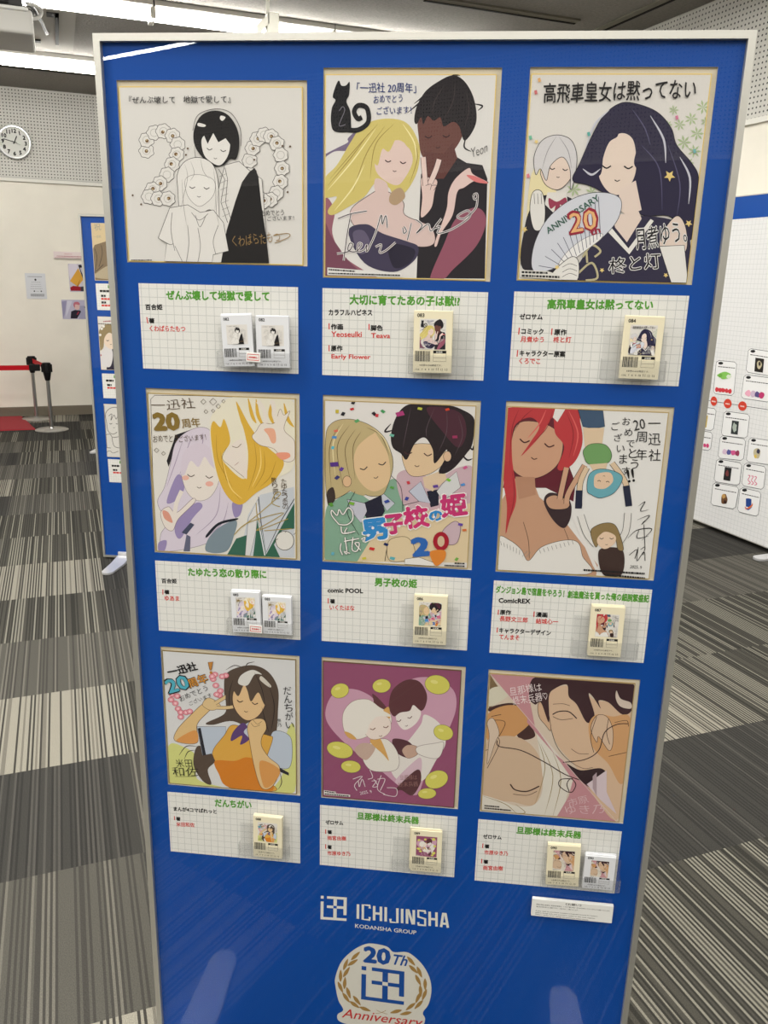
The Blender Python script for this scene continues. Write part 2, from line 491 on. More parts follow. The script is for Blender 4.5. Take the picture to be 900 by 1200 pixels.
for n_, (name, axis, val, lo, hi, out) in enumerate((('wall_back', 1, Y1, X0, X1, 1), ('wall_right', 0, X1, Y0, Y1, 1), ('wall_left', 0, X0, Y0, Y1, -1), ('wall_front', 1, Y0, X0, X1, -1))):
    tr, bt = wall(name, axis, val, lo, hi, out)
    struct('trim_%d' % (n_ + 1), tr)
    bb = MB(); d = .014
    if axis == 1: bb.box((lo, min(val, val - out * d), 0), (hi, max(val, val - out * d), .1), M_BASE)
    else: bb.box((min(val, val - out * d), lo, 0), (max(val, val - out * d), hi, .1), M_BASE)
    struct('baseboard_' + name[5:], bb)
# dark air slots let into the ceiling
def slot(name_n, lo, hi):
    s_ = MB(); s_.box((lo[0], lo[1], CEIL - .012), (hi[0], hi[1], CEIL), mat((118, 114, 102), .8))
    dx, dy = hi[0] - lo[0], hi[1] - lo[1]
    if dx > dy: s_.box((lo[0], lo[1] + dy * .72, CEIL - .016), (hi[0], lo[1] + dy * .98, CEIL - .011), mat((24, 22, 20), .9))
    else: s_.box((lo[0] + dx * .7, lo[1], CEIL - .016), (lo[0] + dx * .98, hi[1], CEIL - .011), mat((24, 22, 20), .9))
    struct('trim_%d' % name_n, s_)
slot(5, (2.3, 5.36), (3.42, 5.44)); slot(6, (3.63, 3.8), (3.70, 5.75)); slot(7, (-6.5, 8.52), (1.4, 8.62))

# strip lights on the ceiling
M_GLOW = glow(LAMP_COL, LAMP_L)
def strip_lamp():
    r = thing('strip_light', '', 'ceiling light')
    b = MB(); b.prism([(-.12, 0), (.12, 0), (.12, -.03), (.0, -.075), (-.035, -.075), (-.12, -.03)], 0, -.615, .615, M_TRIMW); b.build('housing', r)
    g = MB(); g.tube([(-.611, -.055, -.082), (.611, -.055, -.082)], .03, M_GLOW, 12); g.smooth = True; g.build('fluorescent_tube', r)
    for sx in (-.612, .602):
        e = MB(); e.bbox((sx - .005 if sx > 0 else sx - .008, -.1, -.1), (sx + .018 if sx > 0 else sx + .005, .1, -.03), M_TRIMW, .004); e.build('end_cap', r)
    return r
lamp0 = strip_lamp(); first = True
for ry, word in ((6.33, 'nearer'), (8.1, 'farther')):
    for k in range(-3, 3):
        x = .10 + 1.24 * k
        if x > 3.3 or (word == 'farther' and k > 0) or (word == 'nearer' and k < 0): continue
        o = lamp0 if first else copy_tree(lamp0); first = False
        o.location = (x, ry, CEIL)
        lab = {('nearer', 0): 'white strip light above the top left corner of the big blue board', ('nearer', 1): 'white strip light on the ceiling behind the hanging white bracket',
               ('nearer', 2): 'white strip light ending at the top edge of the big board', ('farther', 0): 'white strip light meeting the top left frame of the big board',
               ('farther', -1): 'white strip light running off behind the ceiling projector'}.get((word, k), 'white strip light in the %s ceiling row beyond the picture' % word)
        tag(o, lab, 'ceiling light', 'strip lights on the ceiling')

# wall clock on the perforated boards
cp = room_at(17, 167, 1, Y1)
CM = Matrix.Translation((cp.x, Y1 - .001, cp.z)) @ Matrix.Rotation(math.radians(3), 4, 'Y')
ck = thing('wall_clock', 'round silver wall clock with a white dial on perforated boards', 'clock', CM)
b = MB(); b.lathe([(.150, 0), (.158, .012), (.158, .03), (.150, .042), (.138, .042), (.1365, .03), (.1365, .0)], mat((196, 197, 197), .3, .8), 48, cap=False); b.smooth = True
o = b.build('rim', ck); o.data.transform(Matrix.Rotation(math.pi / 2, 4, 'X'))
b = MB(); b.lathe([(.136, .0), (.136, .028)], mat((214, 214, 208), .5), 48); o = b.build('dial', ck); o.data.transform(Matrix.Rotation(math.pi / 2, 4, 'X'))
p = Print(lambda x, y: (x, -y), -.0285)
for h in range(1, 13):
    a = math.radians(30 * h); w = .03 if h < 10 else .044
    gx = [v_[0] for v_ in glyphs(str(h))[0]]; w = (max(gx) - min(gx)) * .036 / .72
    p.t(M_INK, str(h), (.104 * math.sin(a) - w / 2, -.104 * math.cos(a) + .019), (.104 * math.sin(a) + w / 2, -.104 * math.cos(a) + .018), None, .05)
for mn in range(60):
    a = math.radians(6 * mn); p.f(M_INK, [((.124 + (.006 if i in (1, 2) else 0)) * math.sin(a + d), -(.124 + (.006 if i in (1, 2) else 0)) * math.cos(a + d)) for i, d in enumerate((-.006, -.006, .006, .006))], False)
p.build('numerals', ck)
def hand(name, ang, L, w, y, col=M_INK):
    a = math.radians(ang); b = MB(); R = Matrix.Rotation(a, 4, 'Y')
    b.bbox((-w, y - .0012, -.02), (w, y + .0012, L), mat(col, .5), .0005, 1, R); b.build(name, ck)
hand('hour_hand', 22, .062, .0045, -.032); hand('minute_hand', 280, .1, .003, -.035); hand('second_hand', 112, .055, .001, -.038)

# ceiling projector, its mount, cables and hatch
pj0 = room_at(42, 61, 1, 6.0); pj1 = room_at(33, 6, 1, 6.0)
zt, zb, xr = pj1.z, pj0.z, pj0.x
pr = thing('ceiling_projector', 'white ceiling projector with a dark grille hung from the ceiling', 'projector', Matrix.Translation((xr - .45, 5.8, zb)))
H = zt - zb
b = MB(); b.bbox((-.45, -.2, 0), (.45, .25, H * .52), mat((196, 194, 188), .5), .02, 3); b.smooth = True; b.build('lower_case', pr)
b = MB(); b.bbox((-.47, -.215, H * .46), (.43, .25, H * .54), mat((232, 231, 226), .45), .012, 3); b.smooth = True; b.build('rim', pr)
b = MB(); b.bbox((-.45, -.19, H * .54), (.4, .25, H), mat((70, 70, 70), .6), .02, 3); b.smooth = True; b.build('upper_case', pr)
b = MB()
for i in range(7): b.box((-.44, -.2, H * (.59 + .052 * i)), (.33, -.188, H * (.59 + .052 * i) + .006), mat((30, 30, 31), .6))
b.build('grille', pr)
b = MB(); b.tube([(0, .1, H), (0, .1, CEIL - zb - .004)], .025, mat((205, 204, 198), .5), 12); b.lathe([(.09, -.012), (.09, 0)], mat((205, 204, 198), .5), 20, (0, .1, CEIL - zb)); b.build('mount_pole', pr)
def cable(name, pts, r, col, label, parent=None):
    b = MB(); b.smooth = True
    P = [Vector(q) for q in pts]; out = []
    for i in range(len(P) - 1):
        p0, p1, p2, p3 = P[max(i - 1, 0)], P[i], P[i + 1], P[min(i + 2, len(P) - 1)]
        for j in range(6):
            t = j / 6; out.append(.5 * (2 * p1 + (p2 - p0) * t + (2 * p0 - 5 * p1 + 4 * p2 - p3) * t * t + (3 * p1 - p0 - 3 * p2 + p3) * t ** 3))
    b.tube(out + [P[-1]], r, mat(col, .5), 8)
    o = b.build(name, parent)
    if label: tag(o, label, 'cable')
    return o
hx = room_at(50, 34, 2, CEIL)
def L(px, py, y): return room_at(px, py, 1, y)
cable('power_cable', [L(33, 5, 5.85), L(38, 9, 5.95), L(43, 17, 6.1), L(49, 26, 6.56), L(54, 38, 7.0), Vector((hx.x + .03, hx.y + .05, CEIL - .012))], .012, (26, 26, 27), 'black cable from the projector into the ceiling hatch')
cable('signal_cable', [L(31, 4, 5.7), L(40, 6, 5.75), L(47, 10, 5.8), L(48.5, 16, 5.82), L(44, 21, 5.8), L(37.5, 22, 5.78)], .010, (206, 205, 200), 'white cable looping beside the ceiling projector')
ht = thing('ceiling_hatch', 'square cable hatch in the ceiling beside the projector', 'hatch', Matrix.Translation((hx.x, hx.y, CEIL)))
b = MB(); q = mat((150, 146, 136), .8)
b.box((-.2, -.62, -.008), (.22, .55, 0), q); b.build('cover_plate', ht)
b = MB(); k_ = mat((25, 24, 23), .7)
for lo, hi in (((-.11, -.5, -.02), (-.085, .3, -.008)), ((.085, -.5, -.02), (.11, .34, -.008)), ((-.11, .28, -.02), (-.02, .34, -.008)), ((.03, -.5, -.02), (.11, -.42, -.008)), ((-.11, -.5, -.02), (-.05, -.42, -.008))): b.box(lo, hi, k_)
b.build('cut_edge', ht)

# hanging white bracket above the board
bt_ = room_at(314, 15, 1, 5.3); bb_ = room_at(305, 46, 1, 5.3)
hb = thing('hanging_bracket', 'white bracket hanging on a thin rod behind the big board', 'bracket', Matrix.Translation((bt_.x, 5.3, bt_.z)))
mw = mat((214, 212, 200), .45)
b = MB(); b.tube([(0, 0, -.03), (0, 0, CEIL - bt_.z)], .011, mw, 12); b.smooth = True; b.build('rod', hb)
b = MB(); b.bbox((-.012, -.03, -.3), (.06, .03, 0), mw, .006); b.build('upright', hb)
b = MB(); b.prism([(-.075, -.08), (-.012, -.02), (.0, 0.0), (.0, -.06), (-.04, -.1), (-.055, -.14), (-.055, -.28), (-.075, -.28)], 1, -.03, .03, mw); b.build('brace', hb)
b = MB(); b.bbox((-.09, -.035, -.34), (.075, .035, -.28), mw, .006); b.build('clamp', hb)

# belt barrier posts and the red mat
def post(name, x, y, label):
    r = thing(name, label, 'barrier post', Matrix.Translation((x, y, 0)), 'belt barrier posts by the far wall')
    hgt = .655
    b = MB(); b.lathe([(.155, 0), (.155, .006), (.14, .014), (.03, .02), (.02, .03)], M_STEEL, 40); b.smooth = True; b.build('base', r)
    b = MB(); b.lathe([(.018, .02), (.018, hgt - .12)], M_STEEL, 20); b.smooth = True; b.build('pole', r)
    b = MB(); b.lathe([(.019, hgt - .17), (.024, hgt - .165), (.036, hgt - .1), (.04, hgt - .06), (.04, hgt - .006), (.034, hgt)], M_BLACKP, 24); b.smooth = True; b.build('head', r)
    b = MB()
    for a in range(4): b.bbox((-.012, -.05, hgt - .09), (.012, -.034, hgt - .015), M_BLACKP, .004, 2, Matrix.Rotation(a * math.pi / 2, 4, 'Z'))
    b.build('clip_slot', r)
    return r
P2 = (-.171, 8.615); P1 = (-.324, 9.31)
post('belt_post', P1[0], P1[1], 'steel belt post standing closest to the far wall')
post('belt_post', P2[0], P2[1], 'steel belt post at the corner of the red mat')
def belt(name, a, b_, z0, z1, label, clip=False):
    a, b_ = Vector(a), Vector(b_); d = (b_ - a).normalized(); n = Vector((-d.y, d.x, 0)) * .0015
    r = thing(name, label, 'belt')
    m = MB(); red = mat((190, 10, 28), .55)
    c_ = b_ - d * (.1 if clip else 0)
    m.mesh([a + n + Vector((0, 0, z0)), c_ + n + Vector((0, 0, z0)), c_ + n + Vector((0, 0, z1)), a + n + Vector((0, 0, z1)), a - n + Vector((0, 0, z0)), c_ - n + Vector((0, 0, z0)), c_ - n + Vector((0, 0, z1)), a - n + Vector((0, 0, z1))],
           ((0, 1, 2, 3), (7, 6, 5, 4), (0, 4, 5, 1), (3, 2, 6, 7), (0, 3, 7, 4), (1, 5, 6, 2)), red); m.build('webbing', r)
    if clip:
        m = MB(); ang = math.atan2(d.y, d.x)
        m.bbox((-.1, -.012, z0 - .008), (-.002, .012, z1 + .008), M_BLACKP, .006, 2, Matrix.Translation(b_) @ Matrix.Rotation(ang, 4, 'Z')); m.build('end_clip', r)
    return r
belt('barrier_belt', (-2.6, 8.75, 0), (P2[0] - .056, P2[1], 0), .585, .632, 'red barrier belt running off past the left side of the mat', True)
belt('barrier_belt', (P1[0] + .012, P1[1] - .056, 0), (P2[0] - .012, P2[1] + .056, 0), .59, .635, 'short red barrier belt between the two steel posts')
b = MB(); b.mesh([(-.32, 8.66, .001), (-.48, 9.5, .001), (-2.4, 9.52, .001), (-2.4, 8.68, .001), (-.325, 8.665, .012), (-.482, 9.495, .012), (-2.4, 9.515, .012), (-2.4, 8.685, .012)],
       ((0, 1, 2, 3), (7, 6, 5, 4), (0, 4, 5, 1), (1, 5, 6, 2), (2, 6, 7, 3), (3, 7, 4, 0)), grain((146, 38, 46), .15, 300, .4, .95, 'mat_pile'))
tag(b.build('floor_mat'), 'dark red mat on the carpet against the far wall', 'mat')

# papers on the far wall
def wallsheet(name, label, cat, tl, br, th, m=M_WHITE):
    a, b_ = room_at(tl[0], tl[1], 1, Y1), room_at(br[0], br[1], 1, Y1)
    r = thing(name, label, cat, Matrix.Translation((a.x, Y1, b_.z)))
    w, h = b_.x - a.x, a.z - b_.z
    s_ = MB(); s_.box((0, -th, 0), (w, -.0005, h), m); s_.build('sheet', r)
    return r, w, h, Print(lambda x, y: (x * w, (1 - y) * h), -th - .0004, (0, w, 0, h))
r, w, h, p = wallsheet('wall_notice', 'plain white printed notice sheet alone on the far wall', 'notice', (28.8, 320), (55.3, 350.3), .006, mat((214, 216, 220), .5))
g = (120, 122, 126)
p.dashes(g, (.14, .12), (.84, .12), .022, 1, (.04, .1), .015); p.dot((60, 60, 64), (.5, .25), .05, .045)
for i, (a, b_) in enumerate(((.3, .75), (.26, .74), (.24, .78), (.22, .8))): p.dashes(g, (a, .34 + .085 * i), (b_, .34 + .085 * i), .012, 3 + i, (.04, .1), .02)
p.dot((50, 50, 54), (.4, .7), .035, .03); p.dot((70, 70, 74), (.74, .7), .035, .03); p.dashes(g, (.5, .7), (.64, .7), .01, 9, (.03, .05), .01)
for i in range(3): p.dashes((90, 92, 96), (.2, .81 + .035 * i), (.88, .81 + .035 * i), .018, 12 + i, (.05, .12), .01)
p.build('printed_text', r)
r, w, h, p = wallsheet('wall_sign', 'long narrow pinkish sign strip above two pictures', 'sign', (62.5, 294.6), (99, 303.6), .02, mat((228, 214, 212), .5))
p.dashes((170, 90, 96), (.1, .62), (.95, .62), .1, 4, (.02, .05), .012); p.dashes((196, 120, 124), (.35, .3), (.6, .3), .07, 6, (.02, .04), .012); p.s((205, 150, 150), .012, [(0.03, .9), (.3, .8), (.97, .9)])
p.build('printed_text', r)
r, w, h, p = wallsheet('picture_print', 'upright print with a yellow shape over dark red', 'picture', (79.5, 309), (103, 342), .004, mat((196, 190, 204), .4))
p.f((216, 210, 222), [(.05, .03), (.5, .02), (.45, .5), (.1, .6)]); p.f((172, 168, 190), [(.75, .05), (.98, .05), (.98, .9), (.85, .9)])
p.f((214, 160, 62), [(.55, .15), (.68, .35), (.8, .55), (.45, .82), (.04, .62), (.3, .38)], False); p.f((176, 122, 40), [(.55, .62), (.62, .55), (.5, .8), (.4, .82)], False)
p.f((34, 28, 34), [(.58, .05), (.72, .03), (.76, .12), (.66, .16), (.8, .42), (.86, .54), (.76, .5), (.62, .16)]); p.f((150, 20, 36), [(.03, .85), (.2, .79), (.62, .82), (.62, .97), (.05, .97)], False)
p.f((60, 54, 66), [(.6, .82), (.8, .8), (.9, .98), (.6, .98)], False); p.build('printed_picture', r)
r, w, h, p = wallsheet('picture_print', 'lower broad print of a seated dark jacket on grey violet', 'picture', (71.8, 351.2), (104, 374), .004, mat((186, 182, 202), .4))
p.f((150, 146, 176), [(.0, .1), (.2, .05), (.12, .6), (.03, .98)], False); p.f((206, 204, 218), [(.22, .05), (.42, .05), (.2, .7), (.12, .9)], False); p.f((160, 158, 184), [(.62, .3), (.98, .3), (.98, .98), (.6, .98)], False)
p.f((216, 182, 176), [(.5, .2), (.66, .2), (.68, .42), (.58, .52), (.48, .42)]); p.f((190, 110, 124), [(.45, .3), (.48, .14), (.62, .1), (.7, .2), (.66, .26), (.52, .24), (.5, .4)])
p.f((36, 32, 48), [(.3, .97), (.34, .6), (.5, .52), (.7, .55), (.72, .62), (.55, .97)], False); p.f((150, 40, 66), [(.62, .6), (.66, .62), (.58, .78), (.54, .76)], False); p.f((50, 48, 56), [(.86, .34), (.92, .36), (.9, .42), (.86, .4)], False)
p.build('printed_picture', r)

# ------------------------------------------------------------ display boards
def BM(x=0, y=0, z=0): return BOARD @ Matrix.Translation((x, y, z))
BX0, BX1, BZ0, BZ1 = -.553, .3475, .033, EYE + .2587 * BD
RECTS = {
 'A1': (136, 94, 359.5, 94, 360.4, 312, 149.5, 307.5), 'A2': (378.7, 79.5, 588.8, 78.9, 574, 328.8, 378.7, 326.7), 'A3': (621.7, 79, 843.2, 77.9, 809.4, 333.2, 604.8, 329.7),
 'A4': (170.5, 454.5, 350.9, 461.5, 352, 656.3, 181.5, 647.7), 'A5': (378.2, 463.3, 564.4, 469.1, 552, 668.2, 378, 657.7), 'A6': (593.3, 470.7, 791.2, 476.5, 765.3, 680.8, 580.5, 669.3),
 'A7': (188, 758.4, 351.4, 767.9, 351.4, 932.1, 196.9, 919.4), 'A8': (377.1, 769.6, 545.8, 781.8, 536.7, 948.4, 376.2, 934.4), 'A9': (572.6, 783.5, 750.7, 797.5, 729.7, 965.3, 562.1, 950.8),
 'C1': (162.2, 331.7, 349.2, 336.6, 350, 438.6, 168.3, 431.2), 'C2': (377.9, 337.9, 572.6, 342.2, 566, 445.7, 377.9, 439.6), 'C3': (603.2, 342.1, 808, 346.1, 794.7, 452, 595.5, 446.1),
 'C4': (182.2, 657.3, 352.2, 666.2, 351.6, 749.3, 186.2, 738.9), 'C5': (377.5, 667.5, 551.8, 678, 547.1, 762, 376.8, 750.8), 'C6': (578.6, 680, 763.9, 691, 754.3, 777.3, 573.7, 763.9),
 'C7': (196.6, 928, 351.8, 940.8, 351.6, 1011, 200, 997.4), 'C8': (375.1, 942.9, 536, 957.1, 532.2, 1027.8, 374.9, 1012.9), 'C9': (560.7, 959.6, 728.9, 974.4, 719.6, 1047.1, 556, 1030.7)}
def rect(k):
    v = RECTS[k]; q = [at(v[2 * i], v[2 * i + 1]) for i in range(4)]
    return ((q[0][0] + q[3][0]) / 2, (q[1][0] + q[2][0]) / 2, (q[2][1] + q[3][1]) / 2, (q[0][1] + q[1][1]) / 2)
def foot_plate(r, x, side=-1):
    """flat metal foot with a rounded toe; it reaches out in front of and behind the panel"""
    n = 10
    prof = [(-.036, 0), (-.036, .10), (-.030, .225)] + [(-.028 * math.cos(math.pi * i / n), .225 + .028 * math.sin(math.pi * i / n)) for i in range(1, n)] + [(.030, .225), (.036, .10), (.036, 0)]
    for s in (-1, 1):
        b = MB(); V, F = [], []
        for px, py in prof:
            z = .012 + .016 * max(0, 1 - py / .11)
            V.append((x + px, s * py, z))
        for px, py in prof: V.append((x + px, s * py, .002))
        n_ = len(prof); top = list(range(n_)); bot = [i + n_ for i in top]
        tri = tessellate_polygon([[Vector((p[0], p[1], 0)) for p in prof]])
        F = [tuple(t) for t in tri] + [tuple(i + n_ for i in t) for t in tri] + [(i, (i + 1) % n_, n_ + (i + 1) % n_, n_ + i) for i in top]
        b.mesh(V, F, M_FOOT); b.build('foot', r)
    b = MB(); b.bbox((x - .036, -.012, .028), (x + .036, .012, .045), M_FOOT, .002); b.build('foot_clamp', r)
def frame_rails(r, x0, x1, z0, z1, w=.0098, y0=-.009, y1=.024):
    """four mitred aluminium rails"""
    P = [(x0, z0), (x1, z0), (x1, z1), (x0, z1)]; Q = [(x0 + w, z0 + w), (x1 - w, z0 + w), (x1 - w, z1 - w), (x0 + w, z1 - w)]
    for i in range(4):
        j = (i + 1) % 4; b = MB()
        V = [(P[i][0], y0, P[i][1]), (P[j][0], y0, P[j][1]), (Q[j][0], y0, Q[j][1]), (Q[i][0], y0, Q[i][1]), (P[i][0], y1, P[i][1]), (P[j][0], y1, P[j][1]), (Q[j][0], y1, Q[j][1]), (Q[i][0], y1, Q[i][1])]
        g = .00025
        b.mesh(V, ((0, 1, 2, 3), (7, 6, 5, 4), (0, 4, 5, 1), (3, 2, 6, 7), (1, 5, 6, 2), (0, 3, 7, 4)), M_ALU)
        b.build('frame_rail', r)
board = thing('display_board', 'tall blue display board with nine pictures in an aluminium frame', 'display board', BOARD)
frame_rails(board, BX0, BX1, BZ0, BZ1)
# blue mat with nine cut windows
W = {k: rect(k) for k in RECTS}
xs = sorted({BX0 + .0095, BX1 - .0095} | {W[k][i] for k in W if k[0] == 'A' for i in (0, 1)})
zs = sorted({BZ0 + .0095, BZ1 - .0095} | {W[k][i] for k in W if k[0] == 'A' for i in (2, 3)})
DEPTH = .0035
b = MB()
for i in range(len(xs) - 1):
    for j in range(len(zs) - 1):
        cx, cz = (xs[i] + xs[i + 1]) / 2, (zs[j] + zs[j + 1]) / 2
        if any(W[k][0] < cx < W[k][1] and W[k][2] < cz < W[k][3] for k in W if k[0] == 'A'): continue
        b.face([(xs[i], 0, zs[j]), (xs[i + 1], 0, zs[j]), (xs[i + 1], 0, zs[j + 1]), (xs[i], 0, zs[j + 1])], M_BLUE)
core = mat((196, 194, 184), .8)
for k in W:
    if k[0] != 'A': continue
    x0, x1, z0, z1 = W[k]; Q = [(x0, z0), (x1, z0), (x1, z1), (x0, z1)]
    for i in range(4):
        a, c_ = Q[i], Q[(i + 1) % 4]
        b.face([(a[0], 0, a[1]), (c_[0], 0, c_[1]), (c_[0], DEPTH, c_[1]), (a[0], DEPTH, a[1])], core)
b.build('mat_panel', board)
b = MB(); b.box((BX0 + .0095, DEPTH, BZ0 + .0095), (BX1 - .0095, .02, BZ1 - .0095), M_CREAM); b.build('backing_panel', board)
b = MB(); b.box((BX0 + .0095, -.0046, BZ0 + .0095), (BX1 - .0095, -.0026, BZ1 - .0095), M_ACRYL); b.build('acrylic_sheet', board)
foot_plate(board, .27); foot_plate(board, -.488)

def pixer(x0, y0, s, cx, cz, off=0.0):
    def f(X, Y):
        a, c_ = at(x0 + X / s, y0 + Y / s, off); return a - cx, c_ - cz
    return f
# publisher lettering and anniversary emblem printed on the blue
px = pixer(360, 1030, 4.5, 0, 0); CREAMW = (226, 224, 214); NAVY = (22, 74, 150); GOLD = (160, 126, 70)
pr_ = Print(px, -.0002)
def grid_mark(p, bl, br, tl, col, hole):
    """the square mark: dot, bent bar and crossed box"""
    def q(u, v): return (bl[0] + (br[0] - bl[0]) * u + (tl[0] - bl[0]) * v, bl[1] + (br[1] - bl[1]) * u + (tl[1] - bl[1]) * v)
    def R(u0, u1, v0, v1, c=col): p.f(c, [q(u0, v0), q(u1, v0), q(u1, v1), q(u0, v1)], False)
    R(0, .11, .88, 1); R(0, .11, 0, .76); R(.11, 1, 0, .105); R(.24, 1, .895, 1); R(.88, 1, .24, .895); R(.49, .62, .105, .895); R(.24, .88, .5, .61)
    R(.49, .62, .5, .61, hole)
grid_mark(pr_, (70, 212), (207, 221), (72, 88), CREAMW, (14, 78, 172))
LET = {'I': [[(.5, 0), (.5, 1)]], 'C': [[(1, .8), (1, 1), (0, 1), (0, 0), (1, 0), (1, .2)]], 'H': [[(0, 0), (0, 1)], [(1, 0), (1, 1)], [(0, .5), (1, .5)]], 'J': [[(1, 1), (1, 0), (0, 0), (0, .22)]],
       'N': [[(0, 0), (0, 1), (.15, 1), (.85, 0), (1, 0), (1, 1)]], 'S': [[(1, .82), (1, 1), (0, 1), (0, .56), (1, .46), (1, 0), (0, 0), (0, .18)]], 'A': [[(0, 0), (.36, 1), (.64, 1), (1, 0)], [(.18, .26), (.82, .26)]]}
adv = {'I': .45}; tot = sum(adv.get(c, 1.0) for c in 'ICHIJINSHA'); u = 0
for ch in 'ICHIJINSHA':
    a = adv.get(ch, 1.0)
    for ln in LET[ch]:
        pts = []
        for gx, gy in ln:
            uu = (u + (.2 + gx * .6 if ch != 'I' else .22)) / tot; base = (254 + 500 * uu, 208 + 49.5 * uu); pts.append((base[0] + gy * (1 - 2 * uu), base[1] - gy * (76 - 1 * uu)))
        pr_.s(CREAMW, 13.5, pts, False)
    u += a
pr_.t(CREAMW, 'KODANSHA GROUP', (253, 256), (575, 292), None, .012)
pr_.build('publisher_lettering', board, 'cream publisher lettering and square mark')
em = Print(px, -.0002)
out = [(150, 570), (148, 520), (178, 440), (230, 385), (288, 350), (340, 340), (420, 356), (455, 385), (520, 385), (560, 405), (610, 455), (645, 520), (655, 590), (640, 660), (610, 705), (622, 740), (600, 790), (540, 815), (400, 800), (250, 775), (170, 750), (160, 715), (190, 690), (165, 640)]
em.f((214, 211, 200), out)
em.t(NAVY, '20', (300, 434), (432, 450), 78, .05); em.t(NAVY, 'Th', (440, 448), (520, 458), 52, .02, 0, .25)
grid_mark(em, (284, 634), (510, 664), (287, 458), NAVY, (214, 211, 200))
def leaf(c, ang, L=32, w=9):
    ca, sa = math.cos(ang), math.sin(ang)
    em.f(GOLD, [(c[0] + x * ca - y * sa, c[1] + x * sa + y * ca) for x, y in ((-L, 0), (-L * .3, -w), (L * .4, -w * .8), (L, 0), (L * .4, w * .8), (-L * .3, w))])
for x, y, a in ((255, 405, -.75), (203, 450, -1.2), (176, 510, -1.55), (175, 570, 1.15), (205, 625, .95), (250, 662, .6), (305, 685, .35), (240, 440, -.55), (207, 490, -1.0), (198, 548, -1.5), (218, 600, 1.25), (262, 640, .9)): leaf((x, y), a)
for x, y, a in ((548, 432, .85), (592, 490, 1.15), (622, 555, 1.55), (618, 610, 1.95), (588, 662, 2.35), (520, 708, 2.95), (468, 698, 2.9), (560, 475, .75), (585, 532, 1.1), (598, 590, 1.5), (585, 625, 2.0), (545, 672, 2.5)): leaf((x, y), a)
em.s(GOLD, 2.5, [(365, 690), (390, 702), (425, 712)]); em.s(GOLD, 2.5, [(415, 692), (390, 704), (360, 708)])
em.t((196, 52, 50), 'Anniversary', (182, 728), (598, 778), 62, .004, .0, .3)
em.build('anniversary_emblem', board, 'cream wreath emblem with navy 20Th and red script')

# ------------------------------------------------------------ signed art boards in the windows
ARTS = {}
def art(key, label, crop, paper, margins=(.002, .0065, .0078, .0012), gold=(222, 196, 120)):
    x0, x1, z0, z1 = W[key]
    cx, cz = (x0 + x1) / 2, (z0 + z1) / 2
    r = thing('art_board', label, 'art board', BM(cx, 0, cz), 'signed art boards on the blue board')
    l, rt, t, bo = margins
    a, b_, c_, d_ = x0 - cx + l, x1 - cx - rt, z0 - cz + bo, z1 - cz - t
    e = .0014; yf, yb = .0012, DEPTH - .0003
    m = MB(); m.box((a + e, yf, c_ + e), (b_ - e, yb, d_ - e), mat(paper, .7)); m.build('card', r)
    m = MB(); g = mat(gold, .45, .35)
    for lo, hi in (((a, yf - .0001, c_), (a + e, yb, d_)), ((b_ - e, yf - .0001, c_), (b_, yb, d_)), ((a + e, yf - .0001, c_), (b_ - e, yb, c_ + e)), ((a + e, yf - .0001, d_ - e), (b_ - e, yb, d_))): m.box(lo, hi, g)
    m.build('gilt_edge', r)
    clip = (a + e, b_ - e, c_ + e, d_ - e)
    pix = pixer(crop[0], crop[1], crop[2], cx, cz)
    D = Print(pix, yf - .00004, clip); Tx = Print(pix, yf, clip); D.y0_text = yf
    ARTS[key] = dict(root=r, D=D, T=Tx, size=(b_ - a, d_ - c_), mid=((a + b_) / 2, (c_ + d_) / 2))
    return D, Tx
def done(key, pl=None, tl=None):
    A = ARTS[key]; dy = A['D'].y - STEP * 2 - A['D'].y0_text; A['T'].mb.v = [(v[0], v[1] + dy, v[2]) for v in A['T'].mb.v]
    A['pic'] = A['D'].build('drawing', A['root'], pl); A['let'] = A['T'].build('lettering', A['root'], tl) if A['T'].mb.f else None
PAPER = (216, 213, 208)
K = M_INK
# 1: line drawing of two figures beside the blossom numerals
D, X = art('A1', 'wide monochrome drawing of two figures between blossom numerals 2 and 0', (100, 30, 3.3333), PAPER)
G = (66, 62, 60)
def blossom(D, c, r, seed):
    q = random.Random(seed); n = 14
    D.f((220, 217, 212), [(c[0] + r * (1 + .13 * (i % 2) + q.uniform(-.05, .05)) * math.cos(6.283 * i / n), c[1] + r * (1 + .13 * (i % 2)) * math.sin(6.283 * i / n)) for i in range(n)], True, G, 2)
    D.s((150, 146, 140), 1.3, [(c[0] + r * .55 * math.cos(a), c[1] + r * .55 * math.sin(a)) for a in (i * .8 for i in range(9))])
    if seed % 3: D.dot((112, 84, 52), (c[0] + q.uniform(-4, 4), c[1] + q.uniform(-4, 4)), 7, 7); D.dot((190, 170, 130), c, 3)
for i, c in enumerate([(238, 488), (238, 446), (268, 418), (304, 412), (340, 430), (360, 464), (356, 504), (338, 542), (318, 582), (290, 616), (262, 640), (248, 668), (284, 676), (322, 676)]): blossom(D, c, 27, i + 1)
for i in range(15):
    a = math.radians(-215 + 24 * i)
    blossom(D, (704 + 64 * math.cos(a), 556 + 130 * math.sin(a)), 27, i + 31)
for c in ((400, 480), (393, 505), (185, 663), (218, 698), (770, 470), (800, 472), (790, 650), (660, 524)): D.dot((100, 80, 62), c, 4)
